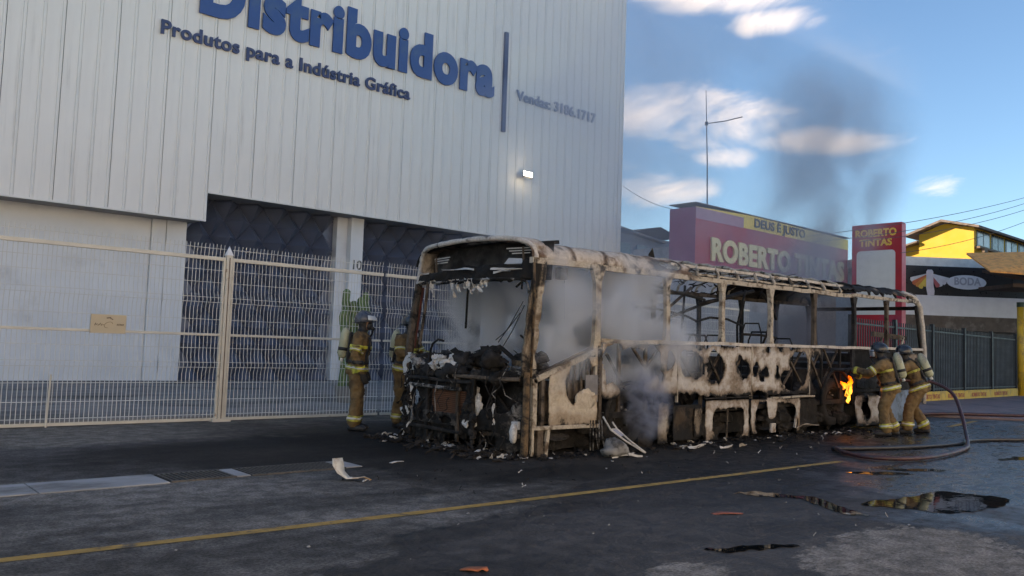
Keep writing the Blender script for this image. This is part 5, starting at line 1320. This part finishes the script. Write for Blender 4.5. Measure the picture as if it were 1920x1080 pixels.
# ------------------------------------------------------------------ firefighters
def remesh(b, voxel, name, smooth_it=3):
    """union of overlapping closed shapes into one continuous surface"""
    me = b.mesh(name); bm = bmesh.new(); bm.from_mesh(me); bmesh.ops.recalc_face_normals(bm, faces=bm.faces); bm.to_mesh(me); bm.free()
    o = bpy.data.objects.new(name, me); COL.objects.link(o)
    m = o.modifiers.new('r', 'REMESH'); m.mode = 'VOXEL'; m.voxel_size = voxel
    s = o.modifiers.new('s', 'SMOOTH'); s.iterations = smooth_it; s.factor = .5
    dg = bpy.context.evaluated_depsgraph_get(); dg.update()
    out = bpy.data.meshes.new_from_object(o.evaluated_get(dg)); bpy.data.objects.remove(o)
    for p in out.polygons: p.use_smooth = True
    return out
def capsule(b, p, q, r0, r1, n=12):
    p, q = Vector(p), Vector(q); d = (q - p); L = d.length; d = d / L
    pts = [p - d * r0 * .85, p - d * r0 * .5, p, p.lerp(q, .5), q, q + d * r1 * .5, q + d * r1 * .85]
    b.tube(pts, [r0 * .45, r0 * .86, r0, (r0 + r1) / 2, r1, r1 * .86, r1 * .45], n)

M_TURN = mat('turnout_tan', (0.150, 0.095, 0.040), .85, vary=.28, vscale=7, color2=(0.045, 0.028, 0.016), c2lo=.46, c2hi=.70, c2scale=4.5, bump=.35, bscale=40)
M_BLK = mat('gear_black', (0.016, 0.016, 0.018), .6, vary=.3, vscale=9)
M_BAND = mat('band_lime', (0.50, 0.48, 0.06), .5, vary=.2, vscale=9, color2=(.20, .18, .05), c2lo=.42, c2hi=.62, c2scale=6)
M_SILV = mat('band_silver', (0.52, 0.52, 0.50), .35, vary=.1)
M_HELM = mat('helmet_black', (0.02, 0.022, 0.028), .28, vary=.2, spec=.6)
M_VIS = mat('visor_glass', (0.25, 0.27, 0.30), .12, spec=.8)
M_SKIN = mat('skin', (0.30, 0.17, 0.11), .6, vary=.1, vscale=12)
M_TANK = mat('tank_yellow_grey', (0.36, 0.36, 0.24), .45, vary=.15, vscale=6, color2=(.16, .16, .14), c2scale=4)
M_GLOVE = mat('glove_black', (0.022, 0.020, 0.019), .8, vary=.3, vscale=12)

def hand(wrist, direction, palm_n, curl, parent):
    """gloved hand: palm, four unequal bent fingers and a thumb leaving the side of the palm"""
    d = Vector(direction).normalized(); nrm = Vector(palm_n); nrm = (nrm - d * nrm.dot(d)).normalized(); sd = d.cross(nrm)
    w = Vector(wrist); b = MB()
    def P(a, s, n_): return w + d * a + sd * s + nrm * n_
    capsule(b, P(-.03, 0, 0), P(.02, 0, 0), .040, .036, 10)
    for s in (-.024, 0, .024): capsule(b, P(.015, s, 0), P(.075, s * 1.15, .004), .024, .021, 8)
    for s, L in ((-.036, .066), (-.012, .078), (.012, .082), (.036, .070)):
        a1 = curl * .6; a2 = curl * 1.5; a3 = curl * 2.3
        p0 = P(.085, s, .004); p1 = p0 + (d * math.cos(a1) + nrm * math.sin(a1)) * L * .42
        p2 = p1 + (d * math.cos(a2) + nrm * math.sin(a2)) * L * .33; p3 = p2 + (d * math.cos(a3) + nrm * math.sin(a3)) * L * .25
        capsule(b, p0, p1, .0125, .0115, 8); capsule(b, p1, p2, .0115, .0105, 8); capsule(b, p2, p3, .0105, .0095, 8)
    t0 = P(.02, .036, .008); t1 = t0 + (d * .7 + sd * .6 + nrm * .35).normalized() * .045; t2 = t1 + (d * .85 + nrm * .5 * (1 + curl)).normalized() * .035
    capsule(b, t0, t1, .016, .0135, 8); capsule(b, t1, t2, .0135, .011, 8)
    me = remesh(b, .006, 'glove', 2); me.materials.append(M_GLOVE)
    o = bpy.data.objects.new('glove', me); link(o, parent); return o

def firefighter(loc, rz, J, label, tank=True, curl=(.5, .5), helmet=M_HELM, seed=0.0, visor_up=False):
    """J: joints in local metres, +x the way he faces, +y his left"""
    e = empty('person', loc, rz, label, 'firefighter', 'firefighters in tan gear')
    V = {k: Vector(v) for k, v in J.items()}
    b = MB()
    spine = (V['neck'] - V['pelvis']).normalized(); side = Vector((0, 1, 0)); fwd = side.cross(spine).normalized()
    # torso: stacked ellipses that follow the spine
    rings = []; n = 16
    prof = [(-.16, .16, .185), (-.10, .165, .195), (.0, .155, .185), (.14, .150, .180), (.28, .165, .200), (.40, .165, .215), (.48, .13, .19), (.53, .085, .10), (.57, .065, .07)]
    L = (V['neck'] - V['pelvis']).length
    for (t, a, c) in prof:
        q = V['pelvis'] + spine * (t / .53 * L)
        rings.append([q + fwd * a * math.cos(2 * math.pi * k / n) + side * c * math.sin(2 * math.pi * k / n) for k in range(n)])
    vs = [p for r in rings for p in r]; fs = [(i * n + k, i * n + (k + 1) % n, (i + 1) * n + (k + 1) % n, (i + 1) * n + k) for i in range(len(rings) - 1) for k in range(n)]
    fs += [tuple(reversed(range(n))), tuple(range((len(rings) - 1) * n, len(rings) * n))]; b.add(vs, fs)
    capsule(b, V['neck'] - spine * .03, V['head'] - Vector((0, 0, .05)), .065, .06)
    b.ball(V['head'], (.098, .078, .122), 14, 10)
    hd = Vector(J.get('look', (1, 0, 0))).normalized()
    b.ball(V['head'] + hd * .095 + Vector((0, 0, -.015)), (.022, .016, .026), 8, 6)          # nose
    b.ball(V['head'] + hd * .07 + Vector((0, 0, -.085)), (.035, .035, .03), 8, 6)            # chin
    bones = []
    for s, k in ((1, 'l'), (-1, 'r')):
        sh, el, wr, hp, kn, an = (V[k + x] for x in ('_sh', '_el', '_wr', '_hip', '_knee', '_ank'))
        capsule(b, sh, el, .086, .072); capsule(b, el, wr, .070, .056)
        capsule(b, hp, kn, .128, .095); capsule(b, kn, an, .092, .098)
        bones += [(sh, el, .09), (el, wr, .075), (hp, kn, .12), (kn, an, .10)]
    me = remesh(b, .019, 'body', 3)
    # folds of heavy cloth
    bm = bmesh.new(); bm.from_mesh(me); bm.normal_update()
    for v in bm.verts:
        if (v.co - V['head']).length < .16: continue
        f = .018 * fbm(v.co.x * 6 + seed, v.co.y * 6, v.co.z * 9) + .012 * fbm(v.co.x * 15 + seed, v.co.y * 15, v.co.z * 22)
        v.co += v.normal * f
    bm.normal_update(); bm.to_mesh(me)
    me.materials.append(M_TURN); me.materials.append(M_SKIN); me.materials.append(M_BLK)
    for p in me.polygons:
        c = p.center
        if (c - V['head']).length < .17: p.material_index = 1 if (c - V['head']).dot(hd) > .045 and c.z > V['head'].z - .10 else 2
    o = bpy.data.objects.new('body', me); link(o, e)
    # bands hugging the cloth
    def band(p, q, r, t0, t1, m, name='reflective_band', off=.007, side_lim=None):
        p, q = Vector(p), Vector(q); d = q - p; Ln = d.length; d = d / Ln
        b2 = bm.copy()
        kill = [f for f in b2.faces if ((lambda c: (c - p - d * (c - p).dot(d)).length)(f.calc_center_median()) > r * 1.55 or not (t0 * Ln - .06 < (f.calc_center_median() - p).dot(d) < t1 * Ln + .06))]
        bmesh.ops.delete(b2, geom=kill, context='FACES')
        for pos, nn in ((t0, -d), (t1, d)):
            bmesh.ops.bisect_plane(b2, geom=b2.verts[:] + b2.edges[:] + b2.faces[:], plane_co=p + d * Ln * pos, plane_no=nn, clear_outer=True)
        if side_lim:
            for co, no in side_lim: bmesh.ops.bisect_plane(b2, geom=b2.verts[:] + b2.edges[:] + b2.faces[:], plane_co=co, plane_no=no, clear_outer=True)
        for v in b2.verts: v.co += v.normal * off
        mm = bpy.data.meshes.new(name); b2.to_mesh(mm); b2.free()
        if not mm.polygons: bpy.data.meshes.remove(mm); return
        for p_ in mm.polygons: p_.use_smooth = True
        mm.materials.append(m); ob = bpy.data.objects.new(name, mm); link(ob, e)
        so = ob.modifiers.new('t', 'SOLIDIFY'); so.thickness = .006; so.offset = 1
    for k in 'lr':
        band(V[k + '_sh'], V[k + '_el'], .10, .62, .82, M_BAND); band(V[k + '_sh'], V[k + '_el'], .10, .69, .75, M_SILV, off=.012)
        band(V[k + '_el'], V[k + '_wr'], .09, .72, .92, M_BAND)
        band(V[k + '_knee'], V[k + '_ank'], .125, .74, .95, M_BAND); band(V[k + '_knee'], V[k + '_ank'], .125, .82, .88, M_SILV, off=.012)
    pv, nk = V['pelvis'], V['neck']
    band(pv, nk, .25, -.14, -.01, M_BAND); band(pv, nk, .25, -.09, -.05, M_SILV, off=.012)
    band(pv, nk, .25, .06, .15, M_BLK, 'belt', .012)
    band(pv, nk, .20, .52, .60, M_BAND)
    for s in (1, -1):      # harness straps
        band(pv, nk, .24, .12, .86, M_BLK, 'harness_strap', .014, [((0, s * .125, 0), (0, 1, 0)), ((0, s * .075, 0), (0, -1, 0))] if s > 0 else [((0, s * .075, 0), (0, 1, 0)), ((0, s * .125, 0), (0, -1, 0))])
    bm.free()
    # boots
    for k in 'lr':
        a = V[k + '_ank']; bb = MB(); toe = Vector(J.get(k + '_toe', (1, 0, 0))).normalized()
        z0 = 0.0
        capsule(bb, a + Vector((0, 0, .03)), Vector((a.x, a.y, .075)), .070, .062)
        h = Vector((a.x, a.y, 0)); capsule(bb, h - toe * .05 + Vector((0, 0, .05)), h + toe * .12 + Vector((0, 0, .05)), .050, .054); capsule(bb, h + toe * .12 + Vector((0, 0, .045)), h + toe * .17 + Vector((0, 0, .042)), .050, .042)
        mm = remesh(bb, .013, 'boot', 2); mm.materials.append(M_BLK)
        for v in mm.vertices: v.co.z = max(v.co.z, .002)
        ob = bpy.data.objects.new('boot', mm); link(ob, e)
    for i, k in enumerate('lr'):
        dr = (V[k + '_wr'] - V[k + '_el']).normalized()
        hand(V[k + '_wr'] + dr * .05, J.get(k + '_hand', dr), J.get(k + '_palm', (0, -1 if k == 'l' else 1, 0)), curl[i], e)
    # helmet with comb, brim and raised visor; breathing mask
    hz = math.atan2(hd.y, hd.x); hp = math.asin(max(-1, min(1, hd.z)))
    hr = bpy.data.objects.new('helmet', None); link(hr, e); hr.location = V['head'] + Vector((0, 0, .035)); hr.rotation_euler = (0, -hp, hz)
    bb = MB(); bb.ball((-.012, 0, .015), (.150, .122, .128), 18, 12)
    bb.v = [(x, y, max(z, -.055 if x < .03 else -.01)) for x, y, z in bb.v]
    bb.build('shell', helmet, hr, smooth=True)
    pts = [(.165 * math.cos(a) - .005, .132 * math.sin(a), -.012 - (.035 if math.cos(a) < 0 else .0) * abs(math.cos(a))) for a in [2 * math.pi * i / 24 for i in range(25)]]
    MB().tube(pts, .011, 6, cap=False, flat=.6).build('brim', helmet, hr, smooth=True)
    MB().tube([(.12, 0, .08), (.05, 0, .140), (-.05, 0, .146), (-.13, 0, .09)], [.010, .016, .016, .010], 6).build('comb', helmet, hr, smooth=True)
    vz = []
    for j in range(5):
        for i in range(9):
            a = R(-62 + i * 15.5); zz = (.085 - j * .018) if visor_up else (.02 - j * .032)
            rr = .163 if not visor_up else .158 + j * .012
            vz.append((rr * math.cos(a), rr * .84 * math.sin(a), zz))
    ob = MB().add(vz, [(j * 9 + i, j * 9 + i + 1, (j + 1) * 9 + i + 1, (j + 1) * 9 + i) for j in range(4) for i in range(8)]).build('visor', M_SILV if visor_up else M_VIS, hr, smooth=True)
    so = ob.modifiers.new('t', 'SOLIDIFY'); so.thickness = .004
    bb = MB(); bb.ball((.085, 0, -.075), (.055, .062, .07), 12, 9); capsule(bb, (.12, 0, -.10), (.155, 0, -.115), .032, .028, 10)
    mm = remesh(bb, .009, 'breathing_mask', 2); mm.materials.append(M_BLK); link(bpy.data.objects.new('breathing_mask', mm), hr)
    MB().tube([(.14, .03, -.125), (.12, .10, -.20), (.02, .16, -.30), (-.10, .14, -.38)], .014, 8).build('air_hose', M_BLK, hr, smooth=True)
    if tank:
        tk = bpy.data.objects.new('air_cylinder', None); link(tk, e)
        base = pv + spine * .10 - fwd * .245
        q = Matrix((fwd, side, spine)).transposed().to_quaternion(); tk.location = base; tk.rotation_mode = 'QUATERNION'; tk.rotation_quaternion = q
        MB().tube([(0, 0, -.02), (0, 0, .0), (0, 0, .03), (0, 0, .36), (0, 0, .42), (0, 0, .46)], [.03, .055, .078, .078, .055, .025], 16).build('cylinder', M_TANK, tk, smooth=True)
        MB().tube([(0, 0, .10), (0, 0, .15)], .083, 16).build('cylinder_strap', M_BLK, tk, smooth=True)
        MB().tube([(0, 0, -.02), (0, 0, -.07)], .028, 10).build('valve', M_SILV, tk, smooth=True)
        MB().box(.075, .105, -.13, .13, -.08, .40).build('back_plate', M_BLK, tk, bevel=.02)
    return e

def stand(lean=0.0, **over):
    J = dict(pelvis=(0, 0, 1.0), neck=(.02 + lean, 0, 1.52), head=(.05 + lean, 0, 1.66),
             l_sh=(lean * .8, .20, 1.43), r_sh=(lean * .8, -.20, 1.43), l_el=(lean * .5, .27, 1.16), r_el=(lean * .5 - .03, -.28, 1.16),
             l_wr=(.10, .25, .93), r_wr=(.08, -.27, .92), l_hip=(0, .095, .95), r_hip=(0, -.095, .95), l_knee=(.03, .12, .53), r_knee=(.03, -.12, .53),
             l_ank=(0, .13, .13), r_ank=(0, -.13, .13), l_toe=(1, .2, 0), r_toe=(1, -.2, 0))
    J.update(over); return J
firefighter((6.78, 11.22, 0), R(-38), stand(.03, look=(1, -.12, -.05), r_wr=(.10, -.25, .90), l_toe=(1, .1, 0)),
            'firefighter in tan gear standing idle before the mesh fence, seen side on', True, (.5, .45), mat('helmet_grey', (.06, .065, .08), .3, vary=.2), 1.0, True)
firefighter((7.72, 11.32, 0), R(-70), stand(.06, look=(1, .1, -.08), l_el=(.14, .27, 1.20), l_wr=(.38, .18, 1.18), r_el=(.12, -.28, 1.20), r_wr=(.36, -.18, 1.16)),
            'firefighter half hidden behind the bus front pillar', True, (.8, .8), M_HELM, 4.0)
# the two on the hose, braced and leaning towards the rear wheel
JA = dict(pelvis=(-.06, 0, .90), neck=(.07, 0, 1.38), head=(.13, .0, 1.50), look=(1, -.1, -.12),
          l_sh=(.08, .20, 1.28), r_sh=(.10, -.20, 1.28), l_el=(.30, .24, 1.12), r_el=(.32, -.24, 1.08), l_wr=(.55, .10, 1.16), r_wr=(.50, -.10, 1.06),
          l_hip=(-.06, .095, .86), r_hip=(-.06, -.095, .86), l_knee=(.06, .13, .49), r_knee=(.03, -.13, .49), l_ank=(.02, .15, .13), r_ank=(-.14, -.15, .13),
          l_toe=(1, .2, 0), r_toe=(1, -.15, 0), l_palm=(0, -.4, -1), r_palm=(0, .4, 1))
firefighter((15.12, 6.74, 0), R(118), JA, 'firefighter aiming the hose nozzle at the burning rear wheel', True, (.9, .9), M_HELM, 7.0)
JB = dict(JA); JB.update(pelvis=(-.12, 0, .90), neck=(.08, 0, 1.36), head=(.15, .03, 1.48), look=(1, .15, -.2), l_sh=(.10, .20, 1.25), r_sh=(.12, -.20, 1.25), l_el=(.25, .28, 1.02), r_el=(.24, -.30, 1.00),
                         l_wr=(.46, .12, .98), r_wr=(.42, -.20, .90), l_knee=(.05, .17, .50), r_knee=(.02, -.20, .50), l_ank=(.06, .20, .13), r_ank=(-.20, -.26, .13), l_hip=(-.12, .095, .86), r_hip=(-.12, -.095, .86))
firefighter((16.12, 6.70, 0), R(108), JB, 'bending firefighter with a pale air cylinder backing up the hose', True, (.9, .9), M_HELM, 11.0)

# ------------------------------------------------------------------ hoses
M_HOSE = mat('hose_maroon', (0.055, 0.018, 0.020), .5, vary=.2, vscale=8, color2=(.03, .025, .028), c2scale=5)
M_HOSE2 = mat('hose_dark', (0.022, 0.020, 0.024), .45, vary=.2, vscale=8)
def spline(P, k=8):
    P = [Vector(p) for p in P]; out = []
    for i in range(len(P) - 1):
        p0, p1, p2, p3 = P[max(i - 1, 0)], P[i], P[i + 1], P[min(i + 2, len(P) - 1)]
        for j in range(k):
            t = j / k; out.append(.5 * ((2 * p1) + (-p0 + p2) * t + (2 * p0 - 5 * p1 + 4 * p2 - p3) * t * t + (-p0 + 3 * p1 - 3 * p2 + p3) * t ** 3))
    return out + [P[-1]]
def hoses():
    e = empty('fire_hose', (14.9, 5.2, 0), 0, 'charged maroon hose rising from the road to the two firefighters', 'hose')
    pts = [(15.00, 7.28, 1.14), (15.22, 6.98, 1.10), (15.9, 6.75, 1.0), (16.25, 6.40, .98), (16.2, 6.02, .80), (15.75, 5.70, .46), (15.2, 5.42, .13), (14.75, 5.24, .042), (14.0, 5.0, .042), (13.0, 4.84, .042), (12.1, 4.80, .042), (11.5, 4.93, .042), (11.25, 5.25, .042), (11.4, 5.65, .042), (11.8, 6.0, .042)]
    MB().tube([p - Vector((14.9, 5.2, 0)) for p in spline(pts)], .030, 10).build('hose', M_HOSE, e, smooth=True)
    MB().tube([(-.02 + .08, 2.16, 1.14), (-.12 + .08, 2.30, 1.15), (-.20 + .08, 2.44, 1.16)], [.045, .035, .025], 10).build('nozzle', M_BLK, e, smooth=True)
    o = MB().tube(spline([(11.8, 6.05, .035), (12.6, 5.72, .035), (13.6, 5.48, .035), (14.7, 5.38, .035), (15.3, 5.46, .04), (16.0, 5.36, .035), (16.8, 5.02, .035), (18.5, 4.4, .035)]), .033, 10).build('fire_hose', M_HOSE2, smooth=True)
    tag(o, 'dark hose lying flat across the road under the maroon loop', 'hose')
    o = MB().tube(spline([(19.2, 9.2, .035), (20.6, 8.6, .06), (21.5, 8.2, .10), (23.3, 7.0, .10), (26, 5.5, .10)]), .04, 10).build('fire_hose', M_HOSE, smooth=True)
    tag(o, 'maroon hose lying on the reddish pavement behind the firefighters', 'hose')
hoses()

# ------------------------------------------------------------------ flame
def flame():
    m = bpy.data.materials.new('flame'); m.use_nodes = True; n = NT(m.node_tree); n.n.clear()
    out = n.node('ShaderNodeOutputMaterial'); tc = n.node('ShaderNodeTexCoord').outputs['Object']
    x, y, z = n.sep(tc)
    nzv = n.noise(n.mapping(tc, scale=(1, 1, .6)), 9, 4, .6, .8)
    h = n.math('ADD', n.math('MULTIPLY', z, 1.6), n.math('MULTIPLY', n.math('SUBTRACT', nzv, .5), 1.1))
    c = n.mix(n.ramp(h, .0, .55), (1.0, .38, .045), (1.0, .12, .006)); c = n.mix(n.ramp(h, .5, .95), c, (.75, .045, .004))
    em = n.node('ShaderNodeEmission', i_Strength=n.ramp(nzv, .36, .66, .5, 2.2)); n.l.new(c, em.inputs[0])
    tr = n.node('ShaderNodeBsdfTransparent'); mx = n.node('ShaderNodeMixShader')
    n.l.new(n.ramp(n.math('ADD', nzv, n.math('MULTIPLY', z, -.12)), .36, .60), mx.inputs[0]); n.l.new(tr.outputs[0], mx.inputs[1]); n.l.new(em.outputs[0], mx.inputs[2]); n.l.new(mx.outputs[0], out.inputs[0])
    e = empty('flame', (7.02 + 8.16, 7.50, .66), 0, 'orange flame licking up beside the rear wheel arch', 'flame')
    r = random.Random(3)
    for (x, y, z, hh, rr, lx) in [tuple(.66 * q for q in T) for T in [(0, 0, 0, .36, .10, .10), (.10, .02, .10, .44, .08, .08), (-.14, .02, .20, .16, .06, -.16), (.16, .0, .36, .30, .06, .02), (.05, -.02, -.14, .18, .05, .02), (.18, .03, .30, .40, .05, .05), (-.05, .03, .22, .20, .06, -.20), (.08, .02, -.20, .14, .035, 0)]]:
        b = MB(); pts = []; rs = []
        for i in range(9):
            t = i / 8; pts.append((x + lx * t + .035 * math.sin(t * 6 + x * 20), y + .02 * math.cos(t * 5 + z * 9), z + hh * t)); rs.append(rr * math.sin(math.pi * min(1, .12 + t * .88)) ** .8 * (1 - .45 * t) + .002)
        b.tube(pts, rs, 10); b.build('tongue', m, e, smooth=True)
    l = bpy.data.lights.new('fire_glow', 'POINT'); l.energy = .5; l.color = (1, .42, .10); l.shadow_soft_size = .18
    lo = bpy.data.objects.new('fire_glow', l); link(lo, e); lo.location = (.05, -.35, .25)
flame()

# ------------------------------------------------------------------ smoke
def smoke_mat(name, color, dens, scale, lo, hi, shape, absorb=None, aniso=.2, loc=(0, 0, 0), stretch=(1, 1, 1)):
    m = bpy.data.materials.new(name); m.use_nodes = True; n = NT(m.node_tree); n.n.clear()
    out = n.node('ShaderNodeOutputMaterial')
    g = n.node('ShaderNodeTexCoord').outputs['Object']
    f = n.ramp(n.noise(n.mapping(g, loc=loc, scale=stretch), scale, 4, .55, .7), lo, hi)
    x, y, z = n.sep(g)
    d = n.math('MULTIPLY', n.math('MULTIPLY', f, shape(n, x, y, z)), dens)
    pv = n.node('ShaderNodeVolumePrincipled'); pv.inputs['Color'].default_value = col(color)
    pv.inputs['Anisotropy'].default_value = aniso; n.l.new(d, pv.inputs['Density'])
    pv.inputs['Absorption Color'].default_value = col(absorb or (0, 0, 0))
    n.l.new(pv.outputs[0], out.inputs['Volume'])
    return m
def soft_box(hx, hy, hz, edge=.35):
    def s(n, x, y, z):
        r = None
        for c, h in ((x, hx), (y, hy), (z, hz)):
            q = n.ramp(n.math('ABSOLUTE', c), h * (1 - edge), h, 1, 0)
            r = q if r is None else n.math('MULTIPLY', r, q)
        return r
    return s
def blob_shape(hx, hy, hz):
    def s(n, x, y, z):
        q = None
        for c, h in ((x, hx), (y, hy), (z, hz)):
            t = n.math('DIVIDE', c, h); t = n.math('MULTIPLY', t, t); q = t if q is None else n.math('ADD', q, t)
        return n.ramp(n.math('SQRT', q), .25, 1.0, 1, 0)
    return s
def smoke_box(c, h, m, label):
    o = MB().box(-h[0], h[0], -h[1], h[1], -h[2], h[2]).build('smoke', m, loc=c); tag(o, label, kind='stuff'); return o
smoke_box((8.80, 8.65, 1.74), (1.75, 1.45, 1.0), smoke_mat('smoke_white', (.97, .97, .985), 9.0, 1.7, .43, .66, soft_box(1.75, 1.45, 1.0, .35), loc=(2, 1, 0)), 'dense white smoke filling the front of the burnt bus')
smoke_box((9.0, 7.30, .66), (.50, .35, .62), smoke_mat('smoke_puff', (.55, .58, .70), 9.0, 3.6, .42, .70, blob_shape(.5, .35, .62), loc=(1, 4, 2)), 'bluish smoke curling out of the front wheel arch')
smoke_box((15.8, 8.7, 1.95), (1.1, 1.1, .75), smoke_mat('smoke_grey', (.34, .36, .44), 2.2, 1.6, .33, .66, blob_shape(1.1, 1.1, .75), loc=(7, 1, 2)), 'grey smoke inside the rear windows of the bus')
def plume(n, x, y, z):
    # leaning column rooted on the rear roof: narrow below, wide and drifting towards the sky. local z runs -4.2 .. 4.2
    t = n.math('ADD', n.math('MULTIPLY', z, .119), .5)
    cx = n.math('ADD', .5, n.math('MULTIPLY', n.math('SINE', n.math('MULTIPLY', t, 3.4)), 1.3))
    wd = n.math('ADD', 2.2, n.math('MULTIPLY', t, 4.6))
    a = n.math('DIVIDE', n.math('SUBTRACT', x, cx), wd); b = n.math('DIVIDE', y, n.math('ADD', 1.1, n.math('MULTIPLY', t, 1.4)))
    r = n.math('SQRT', n.math('ADD', n.math('MULTIPLY', a, a), n.math('MULTIPLY', b, b)))
    k = n.math('MULTIPLY', n.ramp(r, .1, 1.0, 1, 0), n.ramp(t, .0, .05))
    return n.math('MULTIPLY', n.math('MULTIPLY', k, n.ramp(t, .0, .38, 2.0, 1.0)), n.ramp(t, .25, .85, 1.0, 0.0))
smoke_box((16.9, 9.8, 6.75), (6.2, 2.5, 4.2), smoke_mat('smoke_dark', (.48, .52, .60), 1.15, .50, .33, .68, plume, loc=(3, 1, 5), stretch=(1, 1, .8)), 'dark smoke plume rising over the rear of the bus into the sky')
smoke_box((17.5, 14.5, 7.0), (6.5, 4.5, 6.8), smoke_mat('smoke_veil', (.66, .69, .78), .15, .22, .34, .68, soft_box(6.5, 4.5, 6.8, .6), loc=(1, 3, 2)), 'thin veil of smoke drifting before the warehouse')
